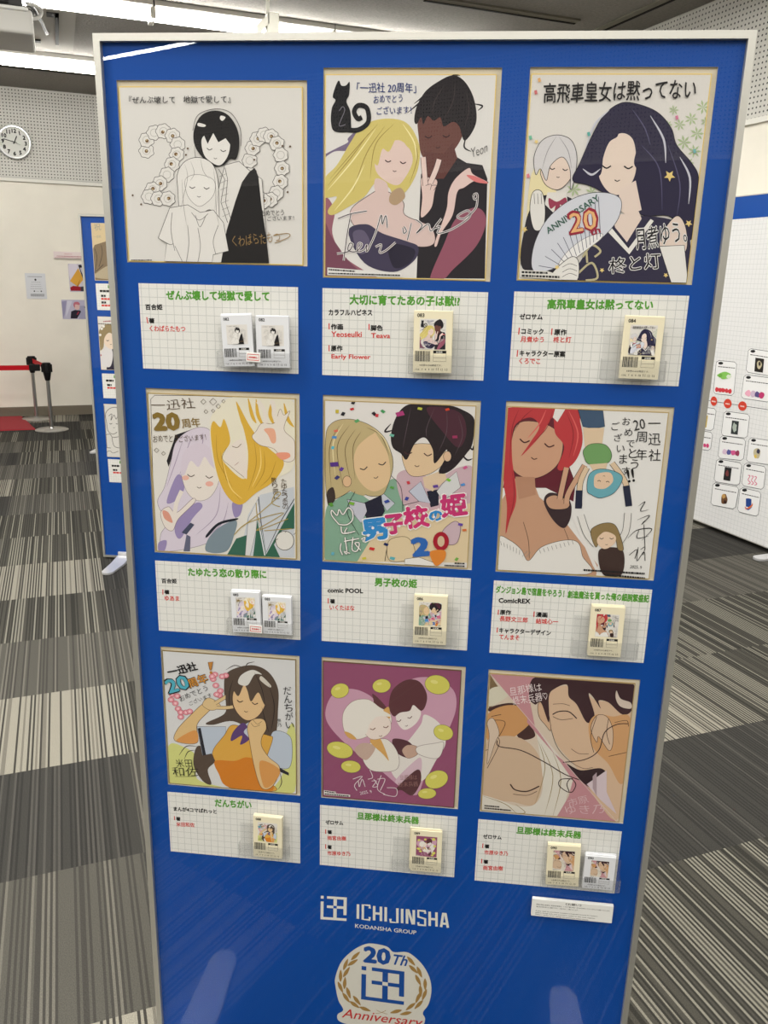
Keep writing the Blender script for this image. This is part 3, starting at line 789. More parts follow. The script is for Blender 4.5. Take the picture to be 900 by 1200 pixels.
# rear figure
D.f((220, 217, 212), [(545, 545), (600, 530), (640, 565), (690, 600), (715, 928), (480, 928), (520, 640)], False, G, 2)
D.f((30, 28, 29), [(640, 572), (662, 556), (676, 590), (688, 700), (706, 820), (718, 928), (530, 928), (552, 800), (585, 690), (612, 612)], False)
D.f((30, 28, 29), [(428, 470), (424, 410), (452, 352), (505, 332), (556, 348), (592, 400), (602, 462), (590, 520), (566, 522), (540, 545), (500, 550), (462, 520)])
D.f((224, 221, 216), [(456, 440), (500, 420), (560, 440), (560, 500), (528, 545), (490, 532), (462, 500)])
D.f((30, 28, 29), [(440, 400), (500, 372), (562, 400), (570, 470), (548, 440), (520, 456), (500, 420), (478, 462), (462, 424), (446, 470)], False)
D.f((224, 221, 216), [(442, 380), (470, 388), (464, 396), (440, 392)]); D.f((224, 221, 216), [(530, 352), (548, 358), (536, 372), (526, 364)])
D.face((512, 484), 54, .12, G, 2)
D.s(G, 2, [(425, 470), (432, 520), (446, 546)], True, True); D.s(G, 2, [(420, 410), (440, 350), (505, 326), (566, 340), (604, 400), (608, 470)])
D.s(G, 2, [(520, 560), (545, 600), (530, 690), (556, 770)], False); D.s(G, 2, [(546, 556), (556, 600), (548, 690), (570, 760)], False)
for i in range(7): D.s((120, 116, 112), 1.3, [(524 + 2 * i, 590 + 26 * i), (552 + i * 2, 578 + 26 * i)], False)
# front figure
D.f((222, 219, 214), [(362, 640), (360, 580), (388, 532), (440, 515), (492, 536), (516, 590), (522, 690), (520, 770), (490, 720), (450, 740), (410, 760), (384, 790), (368, 730)], True, G, 2)
D.f((222, 219, 214), [(330, 712), (400, 700), (450, 730), (500, 720), (540, 770), (560, 880), (500, 895), (495, 928), (310, 928), (318, 850), (285, 830)], False, G, 2)
D.f((226, 223, 218), [(392, 600), (440, 582), (502, 604), (502, 660), (460, 702), (430, 700), (398, 660)], True, (120, 114, 110), 1.5)
for a in ([(388, 540), (400, 590), (386, 660), (372, 720)], [(412, 530), (426, 576), (410, 606)], [(450, 520), (462, 570), (486, 600)], [(500, 556), (510, 640), (506, 730)], [(378, 600), (384, 700), (396, 780)], [(520, 640), (512, 720), (524, 780)]): D.s((120, 116, 112), 1.6, a, True, True)
D.face((446, 632), 56, .05, G, 2)
for a in ([(415, 730), (445, 760), (480, 735)], [(430, 740), (448, 786), (470, 745)], [(340, 730), (335, 800), (350, 880)], [(520, 780), (500, 840), (510, 893)], [(400, 780), (405, 850), (395, 925)], [(440, 790), (450, 860), (440, 925)], [(285, 830), (330, 855), (345, 850)], [(350, 860), (380, 925)]): D.s(G, 1.6, a)
X.t(K, '『ぜんぶ壊して　地獄で愛して』', (172, 302), (568, 300), 28, .01, .03)
X.t(K, 'おめでとう', (688, 742), (776, 740), 22, .004, .03); X.t(K, 'ございます！', (712, 762), (816, 758), 18, .004, .03)
X.t((150, 122, 78), 'くわばらたもつ', (578, 862), (762, 842), 42, -.004, .05); X.s((150, 122, 78), 3, [(735, 820), (790, 812), (796, 826), (740, 850)])
X.dashes((60, 60, 60), (180, 914), (262, 914), 4, 3, (4, 12), 2)
done('A1')

# 2: fair-haired and dark-haired figures
D, X = art('A2', 'art board with a black cat and a fair and a dark figure embracing', (360, 60, 3.75), (220, 217, 213))
D.f((118, 104, 130), [(72, 470), (120, 440), (200, 430), (260, 350), (240, 330), (180, 380), (178, 400), (130, 425), (74, 455)])
D.f((38, 34, 40), [(500, 540), (560, 470), (650, 460), (700, 490), (770, 500), (792, 560), (792, 1000), (480, 1000)], False)
D.f((104, 66, 60), [(490, 290), (560, 260), (680, 280), (690, 350), (640, 440), (560, 490), (505, 460), (490, 380)])
D.f((96, 58, 54), [(515, 440), (600, 450), (640, 400), (660, 470), (600, 560), (520, 560)], False)
D.f((34, 29, 33), [(470, 300), (482, 240), (520, 175), (580, 130), (640, 105), (690, 130), (730, 200), (745, 290), (728, 350), (690, 392), (668, 330), (640, 310), (600, 330), (585, 290), (556, 305), (530, 285), (510, 320), (500, 290), (480, 320)])
for a in ([(630, 118), (650, 96), (672, 108)], [(540, 180), (500, 220), (440, 270)], [(730, 230), (770, 240), (750, 260)], [(700, 370), (690, 420), (720, 440)], [(560, 160), (520, 190), (470, 230)]): D.s((34, 29, 33), 7, a, True, True)
for a in ([(600, 150), (560, 220), (548, 280)], [(650, 140), (640, 220), (600, 300)], [(700, 180), (710, 260), (690, 340)]): D.s((70, 58, 60), 3, a, True, True)
D.face((572, 372), 78, -.05, (48, 28, 30), 3)
D.f((146, 84, 102), [(540, 1000), (600, 850), (650, 740), (720, 690), (770, 700), (785, 760), (740, 860), (640, 960), (600, 1000)])
D.f((150, 96, 110), [(74, 660), (120, 700), (110, 800), (160, 900), (260, 970), (300, 1000), (74, 1000)])
D.f((118, 70, 88), [(74, 760), (110, 820), (180, 920), (250, 1000), (74, 1000)])
D.f((214, 190, 184), [(190, 700), (260, 640), (330, 610), (420, 660), (430, 720), (540, 770), (560, 840), (500, 860), (380, 830), (300, 790), (210, 770)], True, (70, 46, 50), 2.5)
D.f((64, 58, 82), [(180, 790), (260, 760), (330, 800), (440, 836), (488, 860), (470, 920), (380, 970), (250, 930)], True)
D.f((96, 88, 112), [(200, 800), (250, 790), (280, 860), (230, 890)]); D.f((40, 36, 54), [(360, 850), (470, 870), (450, 930), (380, 950)])
hair = (206, 190, 112)
D.f(hair, [(76, 560), (130, 500), (190, 400), (240, 330), (320, 298), (410, 302), (460, 340), (494, 420), (490, 500), (470, 560), (430, 620), (380, 640), (360, 600), (300, 580), (250, 640), (170, 690), (110, 720), (90, 700), (130, 640), (76, 640)])
D.f((220, 196, 188), [(300, 460), (330, 420), (400, 390), (450, 430), (462, 490), (420, 570), (385, 588), (330, 560), (300, 520)])
D.f((214, 190, 184), [(300, 560), (350, 580), (350, 640), (300, 620)])
D.f(hair, [(290, 470), (300, 380), (380, 330), (450, 370), (480, 440), (440, 420), (400, 372), (360, 440), (330, 430), (310, 500)])
for a in ([(310, 320), (220, 420), (100, 560)], [(340, 330), (260, 450), (200, 620)], [(270, 360), (190, 470), (90, 590)], [(380, 320), (300, 410), (276, 560)], [(470, 390), (484, 470), (450, 580)]): D.s((150, 128, 66), 3.5, a, True, True)
for a in ([(300, 340), (200, 480), (90, 610)], [(250, 500), (200, 600), (120, 700)], [(420, 320), (470, 400), (480, 480)]): D.s((236, 226, 170), 6, a, True, True)
D.f((176, 150, 120), [(370, 620), (410, 600), (430, 640), (390, 676), (360, 660)])
D.face((388, 484), 66, .1, (70, 44, 48), 3)
D.f((222, 196, 188), [(500, 560), (540, 555), (572, 570), (560, 620), (545, 690), (500, 730), (505, 640)], True, (70, 46, 50), 2)
for a in ([(520, 590), (514, 520), (510, 465)], [(540, 580), (566, 520), (580, 475)]): D.s((70, 46, 50), 25, a); D.s((226, 202, 194), 21, a)
for a in ([(520, 590), (545, 585), (540, 610)], [(545, 590), (568, 590), (556, 612)]): D.s((70, 46, 50), 2, a)
D.f((222, 196, 190), [(560, 840), (610, 700), (620, 620), (650, 560), (710, 512), (730, 540), (796, 576), (740, 570), (690, 600), (660, 620), (640, 720), (590, 800), (570, 856)], True, (70, 46, 50), 2.5)
D.f((214, 120, 120), [(700, 545), (740, 550), (796, 580), (740, 574)])
D.f((24, 23, 27), [(120, 352), (104, 310), (108, 250), (124, 215), (112, 200), (122, 160), (138, 128), (150, 150), (170, 150), (186, 135), (184, 190), (172, 220), (188, 260), (192, 310), (186, 352)])
D.s((24, 23, 27), 20, [(170, 345), (225, 345), (268, 310), (262, 250), (225, 238), (206, 265), (222, 296), (240, 290)])
X.s((120, 116, 128), 3, [(140, 262), (155, 244), (164, 262), (140, 325), (168, 322)])
B_ = (38, 56, 118)
X.t(B_, '「一迅社 20周年」', (218, 178), (478, 178), 44, .01, .03); X.t(B_, 'おめでとう', (292, 226), (418, 222), 34, .01, .04); X.t(B_, 'ございます！', (306, 276), (458, 272), 34, .01, .04)
for w_, c in ((9, (232, 226, 226)), (3.5, (34, 28, 32))):
    for a in ([(135, 735), (190, 715), (262, 702)], [(192, 715), (176, 800), (160, 920)], [(130, 890), (180, 880), (200, 850), (186, 845), (180, 875), (215, 880), (240, 850), (225, 845), (222, 880), (250, 872), (262, 850), (262, 880), (300, 800), (325, 720), (330, 760), (345, 722), (352, 775)], [(300, 860), (325, 850), (318, 884), (345, 876), (388, 840)], [(425, 770), (436, 790), (424, 800), (420, 775)], [(458, 755), (440, 830)], [(478, 740), (505, 765), (480, 800), (530, 760), (545, 790), (590, 735), (560, 775), (585, 770), (575, 800), (640, 780), (712, 730), (705, 700), (660, 725), (690, 735), (740, 690), (748, 640)], [(730, 632), (745, 626), (748, 645), (735, 650), (730, 632)]):
        X.s(c, w_, a)
X.t((40, 36, 40), 'Yeon', (722, 470), (792, 440), 40, -.01, .03, .3)
X.f((226, 224, 220), [(88, 950), (414, 976), (414, 992), (88, 984)], False); X.dashes((40, 40, 40), (94, 956), (210, 964), 7, 3, (4, 12), 2); X.dashes((40, 40, 40), (94, 973), (408, 982), 6, 4, (4, 14), 2)
done('A2')

# 3: dark-haired figure with a fan
D, X = art('A3', 'art board with brush title, a long dark-haired figure and a lace fan', (590, 60, 2.9032), (216, 212, 206))
gr = (168, 186, 142)
for c, r in (((680, 190), 26), ((640, 230), 24), ((600, 250), 22), ((660, 280), 26), ((615, 310), 26), ((580, 200), 18), ((650, 340), 24), ((630, 380), 20), ((240, 470), 26), ((260, 430), 20), ((300, 480), 22), ((560, 250), 16), ((690, 240), 20)):
    for i in range(7):
        a = i * .9; D.f(gr, [(c[0], c[1]), (c[0] + r * .6 * math.cos(a - .25), c[1] + r * .6 * math.sin(a - .25)), (c[0] + r * math.cos(a), c[1] + r * math.sin(a)), (c[0] + r * .6 * math.cos(a + .25), c[1] + r * .6 * math.sin(a + .25))], False)
D.f((226, 214, 170), [(90, 440), (140, 400), (200, 560), (150, 700), (80, 720)])
D.f((40, 36, 44), [(66, 740), (72, 600), (100, 520), (140, 490), (230, 500), (250, 560), (200, 740)])
D.f((220, 216, 210), [(150, 480), (215, 480), (220, 540), (180, 560), (140, 520)], False)
D.f((222, 202, 188), [(130, 400), (180, 360), (236, 372), (230, 430), (190, 470), (150, 460), (130, 430)], True, K, 2)
D.f((206, 203, 204), [(110, 420), (104, 360), (130, 305), (180, 285), (230, 302), (250, 360), (240, 440), (228, 470), (226, 400), (200, 360), (160, 390), (146, 440), (126, 400)], True, K, 2)
for a in ([(180, 290), (150, 340), (132, 400)], [(190, 292), (220, 340), (232, 400)]): D.s((120, 118, 122), 2, a, True, True)
D.face((188, 400), 44, .08, K, 2)
D.f((150, 58, 82), [(154, 500), (182, 512), (212, 498), (214, 530), (186, 520), (160, 536)]); D.f((150, 58, 82), [(178, 520), (170, 560), (184, 552), (196, 562), (192, 520)], False)
D.f((222, 219, 214), [(100, 480), (130, 478), (142, 540), (134, 600), (104, 606), (90, 540)], True, K, 2)
for x_ in (104, 116, 128): D.s(K, 1.5, [(x_, 484), (x_ + 2, 520)], False)
hr = (40, 36, 62)
D.f(hr, [(236, 440), (260, 380), (300, 290), (340, 220), (390, 180), (440, 176), (520, 205), (570, 260), (590, 320), (640, 380), (664, 430), (656, 520), (640, 640), (600, 600), (560, 560), (480, 560), (430, 530), (300, 460)], True, K, 2)
D.f((224, 206, 192), [(325, 400), (345, 330), (395, 280), (440, 300), (452, 380), (440, 440), (400, 486), (360, 480), (330, 440)])
D.f((222, 204, 192), [(392, 470), (450, 440), (470, 540), (420, 560), (396, 540)], False)
D.f(hr, [(312, 400), (316, 330), (346, 250), (400, 226), (460, 250), (510, 330), (520, 400), (480, 440), (462, 410), (444, 380), (452, 320), (420, 270), (396, 260), (388, 290), (360, 310), (340, 360), (330, 420), (286, 440)])
for a in ([(280, 330), (310, 250), (360, 200)], [(500, 220), (545, 300), (552, 380)], [(600, 360), (634, 430), (630, 520)], [(270, 400), (300, 420), (330, 400)]): D.s((196, 196, 206), 7, a, True, True)
for a in ([(470, 320), (530, 400), (540, 540)], [(560, 320), (600, 450), (590, 560)], [(440, 200), (480, 260), (500, 320)]): D.s((84, 80, 110), 4, a, True, True)
D.face((388, 392), 74, .02, K, 3)
D.f((46, 42, 66), [(300, 600), (400, 560), (470, 560), (560, 570), (620, 600), (640, 700), (620, 790), (260, 790), (280, 680)])
D.f((222, 204, 192), [(370, 560), (460, 545), (470, 570), (420, 650), (380, 600)], False)
D.f((226, 223, 218), [(340, 600), (360, 590), (425, 670), (500, 570), (512, 578), (428, 692)], False, K, 1.5)
D.f((222, 204, 192), [(545, 610), (590, 560), (620, 600), (620, 680), (560, 690), (530, 660)], True, K, 2)
D.f((226, 223, 218), [(530, 664), (615, 660), (640, 760), (640, 790), (570, 790)], False, K, 2)
for a in ([(270, 700), (300, 660), (330, 680), (310, 700)], [(250, 760), (300, 720), (320, 770), (280, 780)], [(280, 650), (285, 720)]): D.s((186, 176, 140), 7, a)
D.f((206, 208, 216), [(100, 744), (104, 660), (150, 570), (230, 505), (320, 480), (396, 500), (390, 570), (330, 640), (240, 700), (160, 744)], True, (70, 68, 76), 2)
D.f((232, 230, 228), [(180, 742), (210, 690), (270, 640), (330, 620), (330, 640), (250, 700), (200, 742)], True, (120, 116, 116), 1.5)
for i in range(13):
    t = i / 12; D.s((76, 76, 100), 2, [(120 + 200 * t + 20 * math.sin(3 * t), 730 - 235 * t ** .8), (190 + 140 * t, 742 - 110 * t)], False)
D.f((226, 223, 218), [(160, 790), (170, 750), (230, 700), (256, 720), (244, 790)], True, K, 2)
for y_ in (735, 752, 768): D.s(K, 1.5, [(200, y_), (225, y_ - 12), (250, y_ - 4)])
for c, r in (((565, 424), 20), ((630, 586), 13), ((72, 606), 11), ((182, 735), 10), ((335, 745), 9), ((552, 762), 9), ((112, 308), 9)):
    D.f((226, 200, 128), [(c[0] + (r if i % 2 == 0 else r * .45) * math.cos(i * .628 + .3), c[1] + (r if i % 2 == 0 else r * .45) * math.sin(i * .628 + .3)) for i in range(10)], False)
for c, col in (((290, 282), (90, 170, 160)), ((84, 424), (220, 130, 140)), ((590, 226), (200, 120, 150)), ((92, 294), (110, 180, 150)), ((122, 98), (220, 170, 110)), ((110, 140), (200, 110, 110)), ((650, 340), (110, 170, 170))): D.f(col, [(c[0] - 6, c[1] - 5), (c[0] + 3, c[1] - 8), (c[0] + 6, c[1] + 5), (c[0] - 3, c[1] + 8)], False)
X.t(K, '高飛車皇女は黙ってない', (136, 172), (652, 156), 68, .014, .02)
X.t((60, 96, 84), 'ANNIVERSARY', (152, 622), (328, 506), 22, .02); X.t((150, 40, 60), '20', (226, 622), (322, 604), 74, .05); X.t((226, 176, 120), '20', (230, 618), (318, 602), 66, .01); X.t((150, 40, 60), 'th', (298, 628), (330, 616), 22, .03)
for c, bo in (((226, 224, 222), .05), (K, .006)):
    X.t(c, '月煮ゆう。', (452, 672), (624, 640), 74, bo, .03); X.t(c, '柊と灯', (360, 752), (534, 734), 54, bo, .03)
X.f((222, 219, 212), [(58, 744), (150, 748), (196, 764), (196, 778), (58, 768)], False)
for i in range(2): X.dashes((40, 40, 40), (62, 748 + 12 * i), (150 + 40 * i, 751 + 14 * i), 7, 5 + i, (4, 12), 2)
done('A3')

# 4: yellow and lilac figures
D, X = art('A4', 'pale watercolour art board with gold 20 numerals, lilac and yellow hair', (160, 440, 4.2857), (220, 216, 208), gold=(190, 166, 104))
D.s((80, 70, 60), 2.5, [(70, 880), (66, 500), (70, 120), (90, 100), (300, 102), (480, 108)], False)
D.f((34, 30, 34), [(185, 330), (192, 300), (265, 275), (205, 330), (160, 460), (150, 430)], False)
D.f((212, 202, 214), [(130, 880), (120, 800), (150, 740), (104, 640), (140, 560), (170, 440), (200, 330), (280, 270), (360, 270), (400, 360), (470, 600), (520, 660), (480, 740), (380, 830), (260, 870)], True, (130, 118, 130), 2)
for a in ([(190, 520), (220, 500), (240, 560), (210, 620), (150, 640)], [(210, 700), (300, 640), (330, 660), (280, 720), (220, 820), (190, 780)], [(480, 640), (530, 640), (520, 700), (490, 710)], [(110, 840), (150, 830), (140, 880), (110, 884)]): D.f((150, 136, 178), a)
for a in ([(230, 330), (190, 450), (150, 560)], [(280, 300), (250, 380), (210, 520)], [(330, 290), (330, 340), (300, 420)], [(420, 560), (400, 700), (300, 800)], [(460, 640), (430, 740), (340, 820)]): D.s((164, 148, 172), 4, a, True, True)
D.f((226, 217, 208), [(225, 500), (240, 440), (330, 400), (410, 460), (410, 540), (370, 610), (310, 630), (255, 590)], True, (110, 96, 96), 1.5)
D.f((210, 198, 210), [(220, 480), (240, 380), (320, 340), (400, 400), (412, 480), (370, 450), (340, 410), (310, 460), (270, 430), (240, 500)])
D.face((318, 504), 92, .08, (84, 70, 60), 3); D.dot((226, 176, 160), (245, 515), 18, 12); D.dot((226, 170, 156), (365, 545), 20, 13)
D.f((226, 217, 208), [(120, 690), (160, 660), (200, 690), (280, 620), (290, 640), (210, 720), (180, 780), (140, 760)], True, (120, 96, 92), 2); D.s((226, 217, 208), 20, [(190, 700), (200, 640), (226, 580)]); D.f((214, 150, 130), [(130, 680), (160, 690), (180, 740), (140, 720)])
D.f((124, 140, 150), [(350, 884), (360, 820), (420, 760), (500, 730), (490, 800), (450, 884)]); D.f((30, 34, 44), [(350, 800), (410, 740), (500, 718), (500, 728), (415, 752), (356, 812)])
D.f((96, 98, 120), [(235, 884), (250, 800), (270, 810), (268, 884)], False); D.f((70, 74, 96), [(225, 790), (270, 740), (290, 750), (250, 800)], False)
D.f((196, 200, 206), [(520, 910), (560, 700), (620, 600), (790, 560), (792, 915)], False)
D.f((54, 100, 82), [(455, 900), (500, 820), (560, 800), (545, 906)], False); D.f((50, 98, 78), [(585, 908), (610, 700), (650, 900), (792, 640), (792, 770), (730, 780), (690, 850), (720, 914)], False)
D.f((214, 213, 212), [(545, 905), (560, 720), (610, 620), (600, 780), (570, 905)], False, (110, 110, 110), 2); D.s((50, 50, 66), 4, [(612, 610), (625, 740), (650, 890), (720, 740), (792, 620)], False); D.s((222, 222, 226), 6, [(604, 640), (616, 760), (644, 905)], False)
yl = (214, 172, 66)
D.f((226, 220, 200), [(366, 250), (400, 170), (470, 112), (600, 110), (792, 140), (792, 440), (700, 520), (560, 610), (510, 640), (450, 600), (390, 460)])
D.f(yl, [(372, 300), (384, 230), (420, 260), (440, 220), (470, 330), (430, 400), (450, 450), (540, 520), (560, 400), (540, 280), (520, 220), (500, 130), (560, 240), (600, 300), (620, 330), (680, 380), (740, 440), (690, 530), (600, 590), (520, 650), (450, 600), (400, 480)])
for a in ([(600, 120), (610, 200), (640, 260)], [(680, 130), (670, 200), (700, 260)], [(740, 140), (760, 220), (790, 260)], [(560, 116), (580, 200), (600, 240)]): D.s(yl, 18, a, True, True)
for a in ([(400, 300), (410, 430), (480, 560)], [(590, 330), (600, 450), (560, 580)], [(640, 380), (640, 480), (590, 570)], [(700, 430), (670, 510), (620, 560)], [(420, 380), (450, 520), (520, 630)]): D.s((166, 126, 40), 3, a, True, True)
for a in ([(430, 420), (470, 560), (530, 620)], [(620, 360), (622, 460), (580, 560)]): D.s((236, 206, 120), 6, a, True, True)
D.f((226, 216, 206), [(440, 400), (500, 330), (545, 340), (555, 500), (540, 514), (470, 460)]); D.s((110, 90, 60), 2, [(452, 364), (430, 416), (470, 455), (540, 512)]); D.s((110, 90, 60), 3, [(480, 356), (505, 362), (525, 344)]); D.s((150, 90, 80), 2, [(492, 452), (512, 436)])
D.f((226, 217, 206), [(600, 280), (630, 240), (690, 240), (720, 170), (740, 200), (770, 180), (740, 270), (792, 330), (792, 420), (740, 430), (690, 370), (620, 350), (580, 310)], True, (130, 100, 80), 2); D.f((226, 168, 140), [(640, 270), (690, 270), (700, 330), (680, 340), (660, 300)]); D.f((226, 150, 124), [(700, 392), (760, 388), (770, 410), (730, 424)])
for a in ([(650, 240), (640, 180), (610, 130)], [(700, 235), (690, 170), (680, 125)]): D.s((226, 217, 206), 22, a)
D.dot((220, 217, 210), (744, 830), 46, 48, (80, 72, 60), 3)
for s_ in ((700, 828), (744, 790), (788, 800)): D.s((80, 72, 60), 2.5, [(s_[0], s_[1]), (s_[0] + 10, s_[1] - 8)], False)
for c, r in (((335, 132), 13), ((384, 132), 18), ((348, 182), 10), ((410, 155), 12), ((100, 376), 12), ((135, 392), 10), ((436, 130), 9), ((384, 178), 9)): D.s((96, 82, 60), 2.5, [(c[0] - r, c[1]), (c[0], c[1] - r), (c[0] + r, c[1]), (c[0], c[1] + r), (c[0] - r, c[1])], False)
BR = (84, 66, 44); GO = (132, 108, 50)
X.t(BR, '一迅社', (80, 172), (292, 162), 52, -.005, .04); X.t(GO, '20', (92, 272), (214, 270), 80, .06); X.t(GO, '周年', (230, 262), (322, 252), 46, .015, .03)
X.t(BR, 'おめでとう', (84, 334), (208, 332), 36, -.002, .04); X.t(BR, 'ございます！', (215, 334), (350, 320), 30, -.002, .04)
X.tv(BR, 'たゆたう恋の', (740, 535), (748, 660), 30, .0); X.tv(BR, '散り際に', (690, 525), (704, 610), 30, .0)
for a in ([(530, 760), (620, 690), (720, 600), (700, 590), (680, 640), (720, 660)], [(490, 800), (560, 740), (740, 690), (600, 780), (760, 720)], [(600, 640), (605, 700), (620, 740)], [(640, 780), (780, 770)]): X.s((168, 146, 74), 4, a)
done('A4')

# 5: confetti couple
D, X = art('A5', 'art board with confetti, blond and black-haired figures and a blue-pink title', (360, 450, 4.2857), (220, 216, 212), gold=(196, 172, 118))
D.f((128, 164, 142), [(90, 900), (92, 640), (150, 580), (240, 540), (340, 590), (420, 480), (480, 520), (490, 640), (400, 760), (300, 880), (230, 900)]); D.f((196, 168, 176), [(450, 460), (540, 430), (640, 480), (760, 420), (840, 430), (836, 620), (700, 640), (560, 660), (480, 600)])
D.f((216, 196, 160), [(250, 900), (320, 780), (420, 690), (600, 640), (830, 600), (826, 900)], False)
D.f((34, 34, 52), [(280, 600), (370, 560), (390, 640), (330, 740), (290, 660)], False); D.f((30, 32, 50), [(600, 540), (660, 530), (660, 610), (620, 620)], False)
D.f((190, 190, 202), [(200, 580), (290, 600), (300, 640), (270, 700), (220, 640)], False, K, 2); D.f((190, 194, 204), [(370, 540), (440, 600), (400, 640), (376, 600)], False, K, 2)
D.f((188, 192, 206), [(510, 540), (570, 490), (620, 600), (560, 590)], False, K, 2); D.f((206, 206, 206), [(680, 500), (750, 440), (770, 520), (680, 590), (650, 540)], False, K, 2)
D.f((214, 190, 160), [(580, 470), (690, 430), (700, 480), (630, 540), (590, 520)], False)
D.f((216, 188, 152), [(490, 420), (480, 340), (560, 300), (680, 320), (690, 390), (620, 450), (530, 464)], True, K, 2)
bl = (40, 32, 36)
D.f(bl, [(420, 260), (440, 180), (480, 120), (540, 98), (680, 100), (780, 130), (840, 180), (830, 300), (800, 350), (740, 420), (690, 450), (660, 440), (690, 380), (700, 330), (640, 400), (630, 330), (590, 270), (540, 300), (500, 380), (470, 350), (430, 320)])
D.f((74, 40, 52), [(600, 120), (760, 140), (800, 240), (760, 320), (680, 240)])
for a in ([(420, 200), (390, 240), (440, 230)], [(800, 300), (830, 330), (838, 310)], [(760, 330), (800, 380), (830, 376)], [(720, 400), (690, 440), (660, 450)]): D.s(bl, 9, a, True, True)
for a in ([(640, 120), (600, 220), (600, 270)], [(700, 130), (700, 240), (660, 340)], [(760, 160), (780, 260), (740, 360)], [(520, 120), (500, 220), (480, 320)]): D.s((92, 76, 84), 3, a, True, True)
D.face((556, 348), 100, .08, (70, 40, 44), 3.5); D.dot((214, 180, 148), (704, 364), 20, 26, K, 2)
hb_ = (186, 168, 124)
D.f(hb_, [(96, 560), (92, 280), (120, 200), (200, 176), (300, 200), (380, 260), (420, 340), (430, 420), (400, 520), (370, 560), (300, 560), (250, 520), (180, 560), (130, 580)], True, K, 2)
D.f((216, 186, 146), [(240, 440), (236, 350), (270, 280), (340, 240), (400, 330), (416, 420), (405, 500), (340, 540), (280, 510)], True)
D.f(hb_, [(180, 500), (160, 360), (200, 250), (280, 220), (340, 240), (300, 270), (250, 320), (232, 400), (262, 500), (290, 560), (220, 540)])
D.f(hb_, [(340, 236), (390, 280), (424, 370), (420, 440), (404, 350), (370, 290)])
for a in ([(240, 230), (190, 330), (220, 500)], [(210, 210), (150, 320), (180, 520)], [(160, 210), (112, 320), (120, 520)], [(270, 240), (230, 320), (240, 480)], [(300, 220), (370, 260), (410, 360)]): D.s((104, 88, 56), 3.5, a, True, True)
for a in ([(180, 200), (130, 300), (140, 460)], [(330, 220), (390, 280), (418, 350)]): D.s((222, 208, 164), 6, a, True, True)
D.face((330, 410), 96, -.25, (60, 50, 52), 3.5); D.dot((214, 178, 140), (200, 490), 22, 28, K, 2); D.f((60, 48, 44), [(100, 540), (130, 520), (140, 580), (110, 610), (100, 590)])
for a in ([(420, 460), (470, 520), (480, 640)], [(560, 590), (480, 610)], [(240, 540), (200, 640), (260, 760)], [(390, 890), (410, 800), (470, 770)]): D.s(K, 2.5, a)
D.f((196, 172, 180), [(680, 740), (740, 690), (770, 720), (750, 800), (690, 800)], True, (120, 100, 110), 3); D.f((216, 196, 160), [(400, 830), (420, 780), (500, 770), (540, 830), (520, 880), (420, 890)], True, (120, 104, 80), 3); D.f((226, 222, 216), [(490, 880), (560, 870), (640, 900), (640, 916), (490, 906)], False, K, 2)
q = random.Random(3)
for c, col in (((150, 138), (196, 176, 60)), ((180, 150), (30, 30, 36)), ((225, 126), (190, 44, 50)), ((336, 150), (44, 34, 40)), ((350, 158), (200, 60, 70)), ((380, 138), (70, 150, 90)), ((566, 124), (186, 190, 70)), ((704, 128), (206, 70, 44)), ((466, 150), (168, 58, 116)), ((250, 186), (90, 160, 100)), ((144, 236), (220, 110, 90)), ((136, 268), (80, 140, 200)), ((128, 320), (90, 180, 200)), ((425, 258), (110, 180, 160)), ((742, 266), (150, 50, 90)), ((136, 404), (84, 50, 130)), ((172, 428), (96, 60, 150)), ((150, 470), (50, 50, 110)), ((426, 520), (90, 160, 70)), ((508, 496), (196, 60, 70)), ((710, 482), (120, 190, 60)), ((782, 506), (80, 140, 200)), ((794, 420), (200, 90, 140)), ((500, 576), (60, 70, 150)), ((400, 590), (50, 70, 150)), ((645, 514), (100, 70, 150)), ((325, 828), (200, 50, 50)), ((286, 876), (200, 190, 70)), ((428, 876), (90, 170, 180)), ((396, 806), (30, 40, 90)), ((790, 734), (206, 110, 60)), ((770, 706), (100, 70, 160)), ((128, 852), (100, 170, 190)), ((224, 600), (120, 170, 60)), ((120, 606), (90, 150, 60)), ((750, 880), (110, 170, 70)), ((230, 92), (30, 30, 34))):
    a = q.uniform(0, 3); r = q.uniform(12, 16) * (1.6 if c in ((136, 404), (466, 150)) else 1); D.f(col, [(c[0] + r * math.cos(a + t), c[1] + r * .75 * math.sin(a + t)) for t in (0.3, 1.5, 3.4, 4.7)], False)
for ch, p0, p1, h, c in (('男', (286, 778), (404, 764), 100, (44, 132, 196)), ('子', (394, 746), (494, 736), 92, (190, 52, 110)), ('校', (494, 718), (612, 704), 104, (196, 50, 110)), ('の', (616, 686), (680, 682), 48, (44, 132, 196)), ('姫', (680, 660), (802, 646), 108, (190, 52, 110))):
    X.t((236, 232, 228), ch, (p0[0] - 4, p0[1] + 4), (p1[0] + 4, p1[1] + 4), h + 8, .06); X.t(c, ch, p0, p1, h, .05)
    for i in range(4): X.dot((232, 224, 228), (p0[0] + 20 + 24 * i % 80, p0[1] - 18 - (37 * i) % 60), 7)
X.t((46, 100, 176), '2', (536, 862), (612, 856), 84, .06); X.dot((160, 24, 44), (672, 790), 40, 48); X.dot((206, 180, 150), (672, 790), 18, 27); X.f((214, 130, 50), [(620, 840), (690, 836), (690, 880), (650, 914), (624, 880)])
